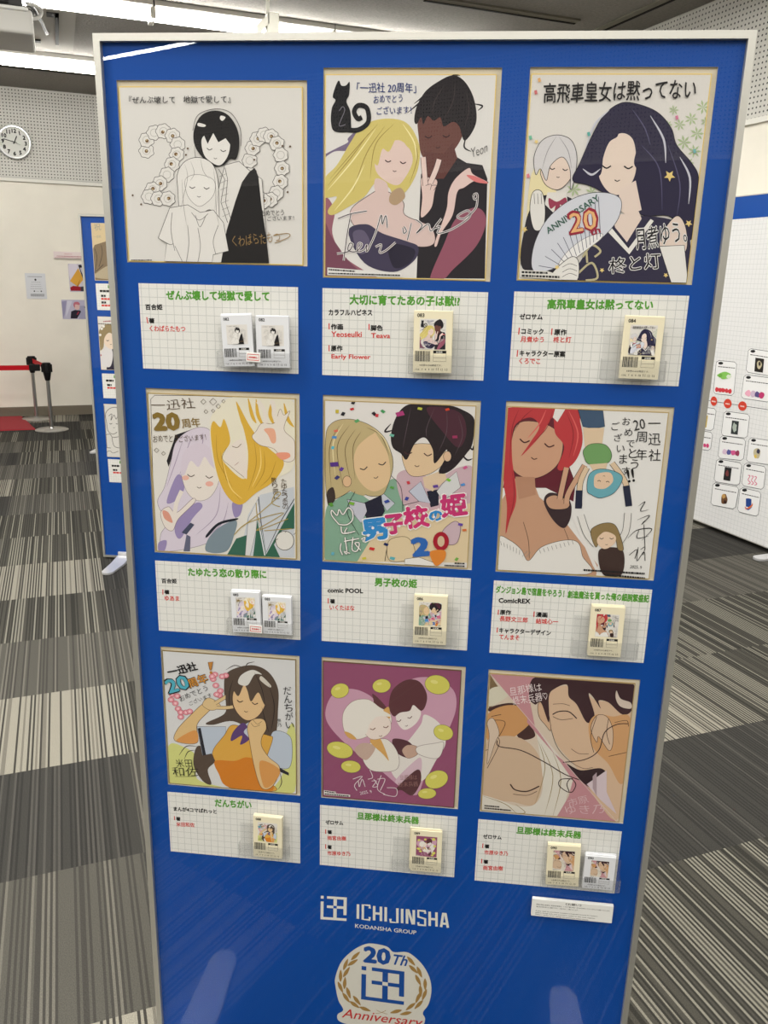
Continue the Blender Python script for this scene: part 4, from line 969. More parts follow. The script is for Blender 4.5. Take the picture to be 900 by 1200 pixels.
for w_, c in ((9, (50, 62, 60)), (5.5, (236, 232, 226))):
    for a in ([(160, 705), (124, 660), (124, 634), (150, 660), (160, 630), (180, 655), (205, 622), (226, 640), (228, 680), (200, 706), (160, 705)], [(170, 715), (180, 750), (240, 740), (190, 748), (200, 722)], [(170, 800), (166, 830), (178, 858)], [(190, 770), (200, 850), (186, 840), (215, 850)], [(185, 790), (260, 776)], [(230, 770), (226, 830), (250, 838), (262, 800), (240, 800), (270, 836)], [(270, 780), (290, 770), (286, 790)]): X.s(c, w_, a)
for i in range(2): X.dashes((40, 40, 40), (740 - 50 * i, 896 + 11 * i), (790, 898 + 14 * i), 7, i + 2, (4, 12), 2)
done('A5')

# 6: red-haired figure
D, X = art('A6', 'art board with a large red-haired figure and two small figures beside brushwork', (560, 460, 3.75), (222, 220, 216), gold=(196, 172, 118))
sk = (190, 148, 120)
D.f((96, 34, 46), [(118, 66), (130, 300), (110, 420), (120, 600), (110, 420), (300, 420), (420, 480), (430, 400), (400, 320), (460, 180), (420, 66)], False)
D.f(sk, [(100, 470), (170, 370), (240, 380), (270, 460), (340, 520), (400, 590), (470, 680), (528, 760), (520, 806), (80, 780)], False)
D.f((222, 219, 214), [(80, 782), (90, 640), (140, 650), (190, 690), (222, 740), (280, 680), (380, 650), (440, 660), (460, 720), (480, 800)], True, K, 2)
D.s(K, 2, [(200, 570), (222, 650), (226, 730)], True); D.s(K, 2, [(380, 600), (400, 650)], True)
for i in range(9): D.s((130, 126, 122), 2, [(100 + 14 * i if i < 7 else 120 + 14 * i, 655 + 6 * i), (104 + 13 * i, 672 + 7 * i)], False); D.s((130, 126, 122), 2, [(270 + 18 * i, 690 - 5 * i), (276 + 18 * i, 708 - 5 * i)], False)
D.f((196, 152, 124), [(150, 330), (150, 200), (190, 130), (300, 140), (370, 200), (360, 300), (300, 360), (220, 378)], True, K, 2)
D.f((176, 132, 106), [(165, 370), (250, 372), (255, 450), (180, 470)], False)
rd = (180, 58, 62)
D.f(rd, [(118, 66), (420, 66), (450, 130), (460, 220), (430, 300), (380, 340), (350, 330), (380, 240), (340, 180), (330, 110), (290, 170), (250, 220), (190, 280), (230, 220), (270, 150), (230, 110), (160, 150), (150, 280), (170, 460), (140, 560), (122, 620), (128, 500), (112, 380), (120, 220)])
for a in ([(180, 76), (150, 160), (140, 320)], [(240, 76), (200, 110), (160, 170)], [(330, 80), (300, 160), (220, 240)], [(390, 90), (420, 180), (400, 290)], [(150, 340), (160, 460), (130, 590)]): D.s((120, 34, 40), 3, a, True, True)
for a in ([(300, 76), (270, 140), (220, 200)], [(400, 80), (440, 180), (420, 280)]): D.s((214, 100, 96), 6, a, True, True)
D.f((222, 218, 214), [(340, 66), (385, 66), (350, 130), (330, 110)], False); D.face((260, 220), 110, .18, (70, 34, 34), 4)
D.f((56, 40, 44), [(290, 480), (320, 440), (400, 470), (410, 540), (380, 596), (330, 560)]); D.f(sk, [(300, 470), (340, 452), (400, 480), (390, 510), (320, 510)], True, K, 2)
for a in ([(390, 490), (400, 440), (470, 320)], [(360, 470), (370, 420), (390, 330)]): D.s(K, 26, a); D.s((198, 156, 128), 22, a)
D.f((222, 218, 214), [(410, 540), (440, 580), (526, 770), (530, 806), (505, 760)], False)
D.f((62, 84, 110), [(440, 76), (550, 80), (558, 150), (510, 160), (462, 150)], False, K, 2); D.f((214, 190, 160), [(462, 156), (556, 156), (545, 240), (470, 240)], False); D.f((110, 154, 96), [(466, 250), (500, 226), (560, 230), (588, 270), (570, 310), (490, 316), (466, 280)], True, K, 2)
D.f((214, 190, 160), [(490, 316), (570, 310), (560, 350), (510, 350)], False)
for a in ([(480, 330), (450, 400), (446, 500)], [(590, 310), (650, 400), (662, 500)]): D.s(K, 26, a); D.s((214, 190, 160), 22, a)
for a in ([(446, 430), (442, 510)], [(652, 410), (664, 500)]): D.s((38, 42, 62), 30, a, False)
D.f((104, 164, 176), [(480, 430), (490, 360), (540, 336), (610, 350), (636, 380), (600, 440), (540, 464), (500, 450)], True, K, 2); D.f((220, 190, 162), [(510, 400), (520, 360), (580, 352), (594, 390), (560, 422), (520, 420)]); D.face((552, 392), -38, .1, K, 2)
for a in ([(452, 540), (480, 620), (520, 670)], [(660, 530), (650, 610), (620, 660)]): D.s(K, 32, a); D.s((220, 217, 212), 28, a)
D.f((60, 42, 38), [(530, 700), (580, 680), (640, 700), (632, 800), (550, 800)]); D.f((140, 118, 78), [(500, 640), (500, 600), (550, 575), (600, 580), (626, 630), (640, 690), (616, 690), (600, 640), (540, 650), (520, 680)], True, K, 2); D.f((222, 194, 168), [(526, 640), (560, 612), (604, 630), (600, 664), (560, 688), (530, 670)]); D.face((566, 640), 44, 0, K, 2)
X.tv(K, '一迅社', (775, 135), (776, 275), 58, .0); X.tv(K, '20周年'[2:], (718, 195), (718, 272), 52, .0); X.t(K, '20', (688, 168), (738, 158), 46, .0)
X.tv(K, 'おめでとう', (652, 128), (688, 320), 38, .0); X.tv(K, 'ございます', (604, 150), (650, 345), 38, .0); X.t(K, '!!', (662, 395), (690, 390), 56, .02)
for a in ([(705, 500), (735, 480), (715, 520), (752, 515)], [(700, 560), (755, 540), (720, 580), (735, 560)], [(660, 640), (700, 605), (765, 600), (720, 650)], [(730, 580), (735, 690)], [(710, 600), (700, 640), (750, 630)]): X.s(K, 4, a, True, True)
for a in ([(665, 715), (700, 690), (690, 730)], [(705, 680), (700, 740), (730, 700), (735, 740)], [(715, 690), (735, 680), (725, 715)]): X.s(K, 3, a)
X.t(K, '2025. 9', (668, 772), (720, 776), 14, 0, .03)
for i in range(2): X.dashes((30, 30, 30), (465 + 90 * i, 776 + 20 * i), (735, 792 + 20 * i), 8, 7 + i, (5, 14), 2)
done('A6')

# 7: orange vest
D, X = art('A7', 'art board with a waving long-haired figure in an orange vest', (180, 740, 4.7368), (212, 212, 212), gold=(150, 132, 92))
D.f((206, 208, 130), [(80, 640), (160, 640), (240, 700), (240, 820), (380, 870), (80, 850)]); D.f((206, 208, 130), [(740, 560), (784, 540), (784, 890), (660, 890), (720, 780)])
D.f((86, 72, 62), [(400, 240), (470, 200), (560, 190), (640, 230), (690, 320), (690, 440), (680, 560), (640, 600), (560, 560), (440, 500), (330, 520), (290, 510), (390, 460), (400, 400), (390, 330)])
D.f((86, 72, 62), [(240, 640), (300, 660), (340, 720), (300, 770), (320, 850), (270, 830), (220, 740)])
for a in ([(240, 640), (180, 640), (140, 690)], [(230, 660), (190, 670), (170, 710)], [(700, 780), (710, 840), (690, 880)], [(500, 206), (450, 190), (400, 215)], [(510, 206), (520, 180), (560, 170)]): D.s((60, 52, 48), 5, a, True, True)
D.f((216, 184, 130), [(120, 610), (128, 550), (200, 470), (280, 400), (330, 420), (300, 450), (240, 520), (240, 620)], True, (80, 50, 36), 2.5); D.f((214, 150, 84), [(130, 600), (230, 550), (240, 618), (150, 618)])
D.f((216, 188, 140), [(270, 410), (300, 370), (350, 390), (370, 420), (320, 440)], True, (80, 50, 36), 2)
for a in ([(340, 400), (390, 370), (424, 350)], [(350, 425), (400, 425), (440, 420)]): D.s((80, 50, 36), 22, a); D.s((216, 188, 140), 18, a)
D.f((184, 194, 208), [(240, 530), (400, 530), (400, 600), (370, 670), (270, 690)], False, (60, 60, 66), 2); D.f((40, 40, 48), [(244, 540), (260, 536), (290, 686), (272, 690)], False)
D.f((184, 194, 208), [(640, 640), (660, 560), (720, 560), (766, 610), (750, 760), (620, 720)], True, (60, 60, 66), 2); D.f((40, 40, 48), [(625, 715), (750, 786), (750, 802), (700, 780), (618, 724)], False)
D.f((214, 164, 74), [(340, 720), (330, 660), (390, 580), (440, 520), (560, 560), (640, 580), (660, 600), (620, 720), (600, 800), (680, 885), (420, 868)], True, (110, 70, 30), 2.5)
D.f((206, 126, 42), [(340, 720), (450, 720), (520, 700), (600, 740), (660, 885), (420, 868), (360, 790)])
D.f((190, 196, 210), [(480, 530), (540, 500), (560, 560), (500, 610)], False); D.f((92, 66, 116), [(440, 560), (490, 510), (520, 530), (500, 560), (530, 600), (480, 630), (490, 580), (430, 610)])
D.f((220, 186, 140), [(440, 400), (446, 330), (500, 290), (600, 340), (620, 400), (580, 470), (520, 495), (470, 460)], True, (90, 56, 44), 2)
D.f((86, 72, 62), [(400, 380), (410, 290), (470, 220), (560, 210), (640, 260), (670, 360), (650, 440), (610, 400), (580, 340), (540, 390), (520, 330), (500, 300), (470, 360), (440, 330), (430, 390)])
D.f((216, 214, 208), [(480, 250), (520, 222), (560, 216), (600, 240), (560, 240), (520, 300), (470, 290)]); D.f((206, 200, 188), [(600, 250), (650, 300), (640, 310), (590, 270)])
for a in ([(560, 230), (600, 320), (620, 420)], [(640, 300), (670, 420), (650, 560)], [(440, 270), (420, 340), (420, 420)], [(600, 420), (620, 500), (640, 560)]): D.s((44, 36, 34), 4, a, True, True)
D.face((520, 392), 84, .15, (60, 40, 36), 3.5)
D.f((218, 186, 136), [(530, 600), (520, 530), (550, 490), (610, 490), (625, 540), (600, 590), (600, 640), (640, 700), (700, 760), (660, 860), (600, 870), (560, 760)], True, (80, 50, 36), 2.5); D.f((210, 150, 84), [(590, 720), (700, 770), (660, 850), (610, 860)])
for a in ([(540, 510), (560, 530), (590, 520)], [(550, 490), (575, 515), (600, 500)]): D.s((80, 50, 36), 2, a)
for c in ((102, 350), (130, 360), (96, 380), (120, 400), (135, 430), (150, 450), (180, 450), (200, 445), (150, 475), (340, 240), (330, 265), (400, 245), (380, 250), (345, 300), (370, 330), (365, 355), (350, 350), (325, 250)): D.dot((222, 150, 160), c, 17, 14, (190, 80, 100), 2.5); D.dot((240, 200, 204), c, 6)
X.t(K, '一迅社', (86, 246), (244, 210), 46, .035, .02)
X.t((40, 36, 36), '20', (86, 346), (206, 312), 76, .06); X.t((80, 170, 190), '20', (90, 342), (202, 310), 70, .03)
X.t((60, 44, 30), '周年', (202, 312), (306, 276), 52, .045); X.t((212, 146, 60), '周年', (204, 310), (304, 275), 48, .015); X.f((190, 130, 60), [(302, 172), (330, 168), (320, 215), (312, 216)], False, K, 2); X.dot((190, 130, 60), (318, 228), 8)
X.t(K, 'おめでとう', (150, 388), (304, 326), 30, -.004, .04); X.t(K, 'ございます', (202, 410), (326, 360), 22, -.004, .04)
X.tv(K, 'だんちがい', (744, 330), (758, 520), 48, -.002); X.tv(K, '夢乃', (698, 495), (700, 520), 22, -.002)
X.t(K, '米田', (128, 752), (216, 748), 44, -.006, .03); X.t(K, '和佐', (108, 800), (250, 798), 50, -.006, .03); X.s(K, 2, [(120, 806), (240, 804)], False)
done('A7')

# 8: plum ground with a heart
D, X = art('A8', 'plum coloured art board with a pink heart, two small figures and yellow balls', (360, 760, 4.5), (142, 78, 108), gold=(112, 84, 64))
D.f((196, 152, 172), [(560, 776), (380, 640), (220, 520), (110, 400), (100, 310), (150, 230), (240, 215), (330, 250), (420, 330), (470, 230), (560, 160), (680, 160), (770, 220), (786, 310), (750, 420), (680, 560), (620, 680)])
D.f((96, 58, 62), [(350, 280), (345, 240), (400, 290), (440, 350), (420, 360), (380, 380), (350, 320)])
D.f((220, 214, 208), [(540, 480), (600, 400), (620, 350), (700, 400), (730, 500), (680, 590), (620, 690), (560, 700), (470, 690), (440, 600)])
D.f((206, 178, 190), [(470, 690), (560, 600), (600, 580), (600, 660), (560, 740), (480, 720)]); D.f((86, 52, 58), [(450, 480), (530, 490), (570, 540), (540, 580), (470, 550)]); D.f((88, 54, 58), [(470, 740), (580, 640), (600, 700), (555, 776), (500, 750)])
D.f((224, 216, 210), [(470, 380), (480, 330), (560, 300), (600, 340), (570, 400), (510, 430)]); D.f((92, 54, 58), [(430, 300), (450, 220), (520, 168), (590, 175), (630, 240), (625, 300), (600, 330), (560, 300), (540, 330), (490, 340), (460, 360), (440, 340)])
D.face((512, 372), 60, -.3, (90, 50, 54), 3)
D.f((222, 217, 208), [(310, 620), (290, 560), (330, 500), (420, 480), (480, 560), (470, 640), (360, 650)], True, (110, 84, 84), 2); D.f((190, 164, 150), [(250, 540), (290, 500), (360, 520), (310, 590)])
D.f((224, 219, 210), [(190, 420), (190, 340), (240, 280), (320, 270), (380, 310), (440, 350), (430, 420), (330, 460), (270, 480), (220, 470)], True, (140, 116, 100), 2)
D.f((206, 160, 92), [(195, 440), (230, 450), (260, 480), (220, 474)]); D.f((206, 160, 92), [(330, 490), (380, 470), (430, 590), (400, 560)]); D.f((206, 160, 92), [(400, 330), (430, 310), (436, 370), (410, 350)])
D.f((226, 212, 202), [(300, 440), (310, 380), (370, 350), (430, 370), (440, 430), (400, 470), (340, 480)], True, (130, 96, 90), 1.5); D.f((224, 219, 210), [(280, 440), (290, 360), (360, 320), (420, 340), (440, 360), (370, 360), (330, 400), (310, 450)])
D.face((380, 418), 70, -.15, (110, 66, 50), 3)
D.f((190, 158, 140), [(500, 540), (530, 510), (580, 520), (580, 560), (530, 580)], True, (110, 80, 76), 2); D.f((222, 217, 210), [(580, 520), (680, 500), (720, 500), (690, 580), (590, 560)], True, (110, 84, 84), 2)
for c, rx, ry, ro in (((172, 224), 48, 38, -.3), ((392, 198), 48, 36, -.1), ((686, 192), 66, 50, .2), ((718, 444), 52, 40, .3), ((172, 536), 70, 42, .25), ((230, 624), 52, 32, .1), ((682, 692), 62, 46, -.35), ((632, 766), 48, 28, -.05)): D.dot((206, 200, 96), c, rx, ry, (120, 108, 60), 2, ro, 24); D.dot((220, 214, 130), (c[0] - rx * .25, c[1] - ry * .3), rx * .3, ry * .2, None, 2, ro)
Wt = (226, 214, 218)
for a in ([(240, 690), (290, 675), (250, 720), (262, 750)], [(270, 700), (275, 730), (290, 690), (305, 730)], [(330, 640), (345, 680), (320, 690)], [(340, 700), (365, 700), (345, 730), (372, 725), (350, 690)], [(390, 670), (370, 740), (410, 770)], [(370, 690), (410, 690), (385, 750)], [(420, 735), (470, 740), (465, 780), (400, 770)]): X.s(Wt, 3.5, a)
X.t(Wt, '2025. 9', (280, 772), (342, 762), 16, 0, .03); X.t((150, 108, 104), '旦那様は', (490, 692), (580, 690), 26, -.005, .03); X.t((150, 108, 104), '終末兵器', (482, 730), (586, 724), 26, -.005, .03)
for i in range(2): X.f((222, 219, 214), [(88, 748 + 12 * i), (150 + 76 * i, 756 + 16 * i), (150 + 76 * i, 768 + 16 * i), (88, 760 + 12 * i)], False); X.dashes((40, 30, 34), (92, 751 + 13 * i), (146 + 74 * i, 759 + 17 * i), 6, i + 5, (5, 12), 2)
done('A8')

# 9: two halves cut by a diagonal
D, X = art('A9', 'art board cut by a pink diagonal between two close-up figures', (550, 770, 4.2857), (206, 190, 172), gold=(186, 160, 112))
D.f((120, 100, 72), [(98, 90), (130, 130), (180, 200), (98, 260)], False); D.f((206, 200, 180), [(98, 170), (160, 150), (200, 190), (98, 250)])
D.f((70, 46, 44), [(90, 270), (150, 240), (240, 240), (300, 330), (330, 400), (250, 410), (200, 300)])
D.f((196, 146, 96), [(86, 300), (160, 250), (250, 250), (310, 320), (230, 400), (150, 450), (90, 420)])
D.f((198, 172, 146), [(84, 440), (150, 400), (260, 410), (340, 480), (370, 600), (330, 740), (220, 730), (66, 690)])
for a in ([(86, 350), (120, 320), (180, 330), (150, 400)], [(110, 300), (160, 290)], [(90, 560), (150, 440), (140, 400)], [(80, 470), (100, 465)]): D.s((54, 38, 36), 3, a)
D.f((206, 186, 166), [(100, 400), (90, 330), (120, 310), (150, 380), (130, 430), (90, 540)], True, (54, 38, 36), 2)
D.f((214, 208, 196), [(60, 700), (150, 720), (240, 750), (330, 740), (370, 640), (340, 400), (330, 350), (420, 460), (520, 600), (490, 700), (440, 800), (60, 780)])
for a in ([(345, 420), (380, 560), (330, 740)], [(360, 440), (420, 600), (380, 790)], [(420, 480), (460, 620), (420, 800)], [(70, 700), (180, 740), (240, 790)], [(230, 740), (280, 780), (250, 790)]): D.s((150, 132, 92), 4, a, True, True)
D.s((60, 40, 36), 7, [(206, 640), (230, 668), (290, 676), (352, 650)]); D.s((60, 40, 36), 3, [(220, 690), (290, 696), (340, 676)])
D.f((188, 136, 142), [(104, 84), (330, 96), (360, 130), (300, 200), (290, 330), (420, 480), (520, 560), (600, 660), (735, 828), (440, 806), (500, 700), (520, 620), (430, 490), (330, 350)], False)
D.f((206, 176, 148), [(400, 240), (420, 160), (540, 150), (640, 220), (810, 250), (800, 640), (740, 820), (640, 720), (540, 560), (430, 420)])
D.f((202, 168, 138), [(350, 300), (345, 240), (370, 220), (395, 270), (410, 370), (380, 340)], True, (54, 38, 36), 2.5)
dk = (62, 40, 44)
D.f(dk, [(300, 200), (330, 100), (500, 108), (826, 130), (820, 260), (770, 290), (700, 230), (650, 220), (660, 260), (620, 200), (600, 190), (630, 300), (590, 330), (540, 240), (500, 200), (490, 140), (430, 160), (400, 200), (400, 330), (360, 230), (330, 240)])
D.f((206, 190, 176), [(740, 170), (760, 210), (810, 230), (812, 260), (760, 250), (736, 210)])
D.s((48, 32, 34), 6, [(418, 290), (450, 275), (500, 276), (540, 310)]); D.s((48, 32, 34), 3, [(420, 300), (460, 316), (520, 310)]); D.s((54, 38, 36), 2.5, [(420, 238), (470, 236), (505, 246)])
D.s((54, 38, 36), 2.5, [(512, 462), (550, 486), (600, 488)]); D.s((54, 38, 36), 2.5, [(410, 360), (440, 450), (500, 520), (570, 560), (620, 556)])
D.f((52, 36, 40), [(490, 540), (560, 570), (660, 560), (690, 600), (640, 660), (580, 640)]); D.f((206, 190, 196), [(590, 640), (690, 570), (690, 680), (740, 790), (660, 720)], False); D.f((170, 150, 156), [(620, 600), (640, 580), (640, 700), (620, 660)], False)
D.f((200, 154, 108), [(600, 340), (640, 290), (720, 300), (810, 310), (800, 560), (760, 640), (700, 540), (640, 480), (610, 430)])
D.f((206, 178, 152), [(610, 360), (640, 296), (690, 300), (720, 360), (720, 440), (700, 470), (650, 400), (640, 430)], True, (54, 38, 36), 2.5)
for a in ([(700, 310), (690, 380), (705, 440)], [(730, 330), (790, 320), (800, 350)], [(640, 300), (610, 400), (625, 480)], [(700, 500), (790, 480)]): D.s((54, 38, 36), 3, a)
D.s((58, 38, 38), 5, [(140, 420), (150, 450), (260, 470), (380, 530), (480, 590), (560, 620)]); D.s((58, 38, 38), 5, [(470, 530), (580, 516), (650, 470), (680, 380), (740, 340), (800, 336)])
D.s((58, 38, 38), 4.5, [(520, 612), (460, 616), (452, 648), (500, 680), (490, 640), (510, 612), (535, 640), (520, 676), (500, 680)])
D.s((214, 196, 188), 2.5, [(104, 84), (330, 350), (530, 590), (740, 828)], False)
Wt = (230, 218, 218)
X.t(Wt, '旦那様は', (206, 192), (366, 166), 42, -.004, .04); X.t(Wt, '終末兵器♡', (222, 240), (396, 214), 44, -.004, .04); X.t((210, 180, 184), '市原', (500, 752), (600, 730), 40, -.006, .05); X.t((210, 180, 184), 'ゆき乃', (484, 790), (680, 780), 44, -.006, .05)
for i in range(2): X.dashes((40, 32, 30), (76, 744 + 12 * i), (150 + 60 * i, 750 + 18 * i), 7, 3 + i, (5, 12), 2)
done('A9')

# ------------------------------------------------------------ caption cards
GREEN, RED, BLK = (84, 152, 50), (206, 58, 52), (22, 20, 20)
CAPS = {
 'C1': ((150, 320, 4.0909), 'caption card with green title and two monochrome slip packs on it', [
    ('g', 'ぜんぶ壊して地獄で愛して', (186, 124), (678, 130), 46), ('k', '百合姫', (86, 174), (166, 174), 27), ('b', (91, 211), (96, 241), 5), ('k', '著', (102, 238), (128, 238), 24), ('r', 'くわばらたもつ', (106, 277), (276, 279), 28)]),
 'C2': ((360, 320, 3.913), 'caption card naming three makers in red under the embracing pair', [
    ('g', '大切に育てたあの子は獣!?', (196, 140), (698, 148), 46), ('k', 'カラフルハピネス', (100, 192), (298, 193), 27), ('b', (101, 230), (101, 258), 5), ('k', '作画', (110, 257), (164, 257), 26), ('r', 'Yeoseulki', (112, 292), (250, 293), 25),
    ('b', (284, 233), (284, 261), 5), ('k', '脚色', (292, 262), (346, 262), 26), ('r', 'Teava', (294, 297), (380, 298), 22), ('b', (101, 330), (101, 358), 5), ('k', '原作', (110, 356), (162, 356), 26), ('r', 'Early Flower', (112, 391), (290, 394), 26)]),
 'C3': ((580, 320, 3.75), 'caption card under the fan picture with slips at its right', [
    ('g', '高飛車皇女は黙ってない', (230, 154), (692, 158), 44), ('k', 'ゼロサム', (108, 202), (208, 203), 25), ('b', (107, 240), (104, 270), 5), ('k', 'コミック', (116, 266), (212, 268), 25), ('r', '月煮ゆう', (112, 301), (214, 303), 26),
    ('b', (251, 243), (248, 272), 5), ('k', '原作', (260, 270), (314, 271), 26), ('r', '柊と灯', (256, 303), (334, 304), 27), ('b', (100, 338), (97, 367), 5), ('k', 'キャラクター原案', (108, 362), (308, 367), 26), ('r', 'くろでこ', (106, 396), (198, 398), 25)]),
 'C4': ((170, 640, 4.5), 'caption card under the lilac and yellow picture with two slip packs', [
    ('g', 'たゆたう恋の散り際に', (230, 152), (640, 166), 44), ('k', '百合姫', (90, 192), (168, 193), 24), ('b', (95, 227), (95, 254), 5), ('k', '著', (104, 250), (130, 250), 22), ('r', 'ゆあま', (106, 284), (182, 287), 26)]),
 'C5': ((360, 650, 4.2857), 'caption card under the confetti picture with one slip pack', [
    ('g', '男子校の姫', (340, 152), (550, 162), 42), ('k', 'comic POOL', (104, 188), (280, 192), 22), ('b', (106, 218), (106, 244), 5), ('k', '著', (116, 242), (140, 242), 22), ('r', 'いくたはな', (114, 274), (238, 278), 25)]),
 'C6': ((560, 660, 4.0909), 'caption card with a long green title across its whole width', [
    ('g', 'ダンジョン島で宿屋をやろう！', (86, 138), (412, 160), 36), ('g', '創造魔法を貰った俺の細腕繁盛記', (430, 162), (818, 184), 36), ('k', 'ComicREX', (100, 188), (250, 192), 22), ('b', (99, 222), (97, 246), 5), ('k', '原作', (106, 243), (158, 245), 23), ('r', '長野文三郎', (104, 274), (238, 282), 25),
    ('b', (270, 230), (268, 256), 5), ('k', '漫画', (278, 254), (332, 257), 23), ('r', '結城心一', (278, 286), (384, 290), 25), ('b', (94, 307), (92, 331), 5), ('k', 'キャラクターデザイン', (102, 330), (348, 344), 25), ('r', 'てんまそ', (102, 362), (198, 367), 24)]),
 'C7': ((180, 920, 5), 'caption card under the orange vest picture', [
    ('g', 'だんちがい', (362, 120), (574, 134), 44), ('k', 'まんが4コマぱれっと', (120, 147), (370, 164), 24), ('b', (123, 180), (124, 203), 5), ('k', '著', (134, 204), (158, 206), 22), ('r', '米田和佐', (136, 238), (242, 242), 25)]),
 'C8': ((360, 930, 4.5), 'caption card under the plum heart picture', [
    ('g', '旦那様は終末兵器', (264, 130), (588, 156), 38), ('k', 'ゼロサム', (98, 158), (190, 163), 22), ('b', (98, 187), (98, 210), 5), ('k', '著', (108, 209), (131, 210), 20), ('r', '雨宮由樹', (108, 241), (206, 244), 23), ('b', (98, 265), (98, 289), 5), ('k', '著', (108, 288), (130, 289), 20), ('r', '市原ゆき乃', (108, 321), (228, 325), 23)]),
 'C9': ((540, 940, 4.5), 'caption card above the small notice plate at lower right', [
    ('g', '旦那様は終末兵器', (294, 160), (632, 188), 38), ('k', 'ゼロサム', (118, 188), (214, 194), 22), ('b', (117, 216), (115, 240), 5), ('k', '著', (126, 239), (150, 240), 20), ('r', '市原ゆき乃', (124, 272), (248, 278), 24), ('b', (111, 297), (109, 321), 5), ('k', '著', (120, 320), (144, 321), 20), ('r', '雨宮由樹', (118, 354), (222, 357), 24)]),
}
M_GRID = gridpaper()
for key, (crop, label, items) in CAPS.items():
    x0, x1, z0, z1 = W[key]; cx, cz = (x0 + x1) / 2, (z0 + z1) / 2
    r = thing('caption_card', label, 'caption card', BM(cx, 0, cz), 'caption cards on the blue board')
    b = MB(); b.box((x0 - cx, -.0009, z0 - cz), (x1 - cx, -.0002, z1 - cz), M_GRID); b.build('card', r)
    pix = pixer(crop[0], crop[1], crop[2], cx, cz)
    T1, T2, T3 = Print(pix, -.001), Print(pix, -.001), Print(pix, -.001)
    for it in items:
        if it[0] == 'b': T3.s(RED, it[3], [it[1], it[2]], False)
        else:
            P_, c_, bo = {'g': (T1, GREEN, .045), 'k': (T2, BLK, .042), 'r': (T3, RED, .026)}[it[0]]
            P_.t(c_, it[1], it[2], it[3], it[4] * .98, bo)
    T1.build('title_text', r, 'green title'); T2.build('black_text', r); T3.build('red_text', r)

# ------------------------------------------------------------ slip packs and their clear pockets
FD = .017                                   # how far a pack's front stands off the board
HOLD0 = -.0052
def barcode(p, w, h, x0, z0):
    q = random.Random(11); x = x0
    while x < x0 + w:
        a = q.choice((.0004, .0006, .0009, .0013)); p.f((30, 29, 28), [(x, z0), (min(x + a, x0 + w), z0), (min(x + a, x0 + w), z0 + h), (x, z0 + h)], False); x += a + q.choice((.0004, .0005, .0008))
def pack(art_key, num, quad, label, col, thick, loose=0, lean=0):
    """a pack of printed paper slips; quad: photo corners of its front face"""
    q = [at(quad[2 * i], quad[2 * i + 1], FD) for i in range(4)]
    cx = sum(a[0] for a in q) / 4; cz = sum(a[1] for a in q) / 4
    w = ((q[1][0] - q[0][0]) + (q[2][0] - q[3][0])) / 2; h = ((q[0][1] - q[3][1]) + (q[1][1] - q[2][1])) / 2
    ang = math.atan2(((q[0][0] + q[1][0]) - (q[3][0] + q[2][0])) / 2, h)
    r = thing('slip_pack', label, 'slip pack', BM(cx, -FD, cz) @ Matrix.Rotation(ang, 4, 'Y'), 'packs of paper slips in the pockets')
    m = mat(col, .6); rnd = random.Random(num + label)
    b = MB(); b.bbox((-w / 2, 0, -h / 2), (w / 2, .0022, h / 2), m, .0003, 1); b.build('front_slip', r)
    b = MB(); y = .0024; n = max(2, int(thick / .0022))
    for i in range(n):
        dx = rnd.uniform(-.0006, .0006) * (1 + loose) + (-.0007 * i * loose if loose > 1 else 0); dz = rnd.uniform(0, .0012) * (1 + loose)
        if y + .002 > FD + HOLD0 - .0014: break
        b.bbox((-w / 2 + dx, y, -h / 2 + .0002), (w / 2 + dx, y + .002, h / 2 + dz), m, .0003, 1); y += .0021
    b.build('slip_stack', r)
    p = Print(lambda x, z: (x * w / 2, z * h / 2), -.0001)
    p.t((30, 29, 28), num, (-.82, .8), (-.46, .8), None, .03)
    p.f((26, 25, 24), [(.05, -.36), (.72, -.36), (.72, -.27), (.05, -.27)], False); p.t((222, 220, 212), 'お名前', (.2, -.345), (.52, -.345), None, .02)
    for a in ([(.05, -.27), (.05, -.62), (.72, -.62), (.72, -.27)], [(.05, -.5), (.72, -.5)]): p.s((110, 106, 98), .018, a, False)
    p.t((34, 33, 31), '※本券のみは無効です。', (-.66, -.78), (.5, -.78), None, .01)
    xx = -.86
    for s_ in ('11/6', '7', '8', '9', '10', '11', '12', '13'):
        ww = .2 if len(s_) > 2 else .06 * len(s_); p.t((34, 33, 31), s_, (xx, -.92), (xx + ww, -.92), None, .01); xx += ww + .115
    pb = Print(lambda x, z: (x, z), -.0001); barcode(pb, w * .39, h * .17, -w * .45, -h * .315)
    p.build('printed_text', r); pb.build('barcode', r)
    A = ARTS[art_key]; sc = min(w * .68 / A['size'][0], h * .5 / A['size'][1]); ca = A['root']
    pw, ph = A['size'][0] * sc, A['size'][1] * sc; pz = h * .125
    b = MB(); pc = (214, 210, 204) if art_key != 'A8' else (142, 78, 108)
    b.face([(-pw / 2, -.0001, pz - ph / 2), (pw / 2, -.0001, pz - ph / 2), (pw / 2, -.0001, pz + ph / 2), (-pw / 2, -.0001, pz + ph / 2)], mat(pc, .6)); pic = b.build('picture', r)
    for k in ('pic', 'let'):
        if A[k] is None: continue
        o = bpy.data.objects.new('small_drawing' if k == 'pic' else 'small_lettering', A[k].data); COL.objects.link(o); o.parent = pic
        o.scale = (sc, .4, sc); o.location = (-A['mid'][0] * sc, -.00015 - .0012 * .4, pz - A['mid'][1] * sc)
    return r
WH, CR = (216, 217, 220), (226, 217, 188)
pack('A1', '082', (258, 368.9, 294.4, 369.4, 298.3, 430, 262.8, 428.9), 'left white slip pack of the monochrome two-figure picture', WH, .004, 1)
pack('A1', '082', (299.4, 370.5, 338.3, 370.5, 339.4, 431.7, 301.9, 430), 'right white slip pack of the monochrome two-figure picture', WH, .006, 1)
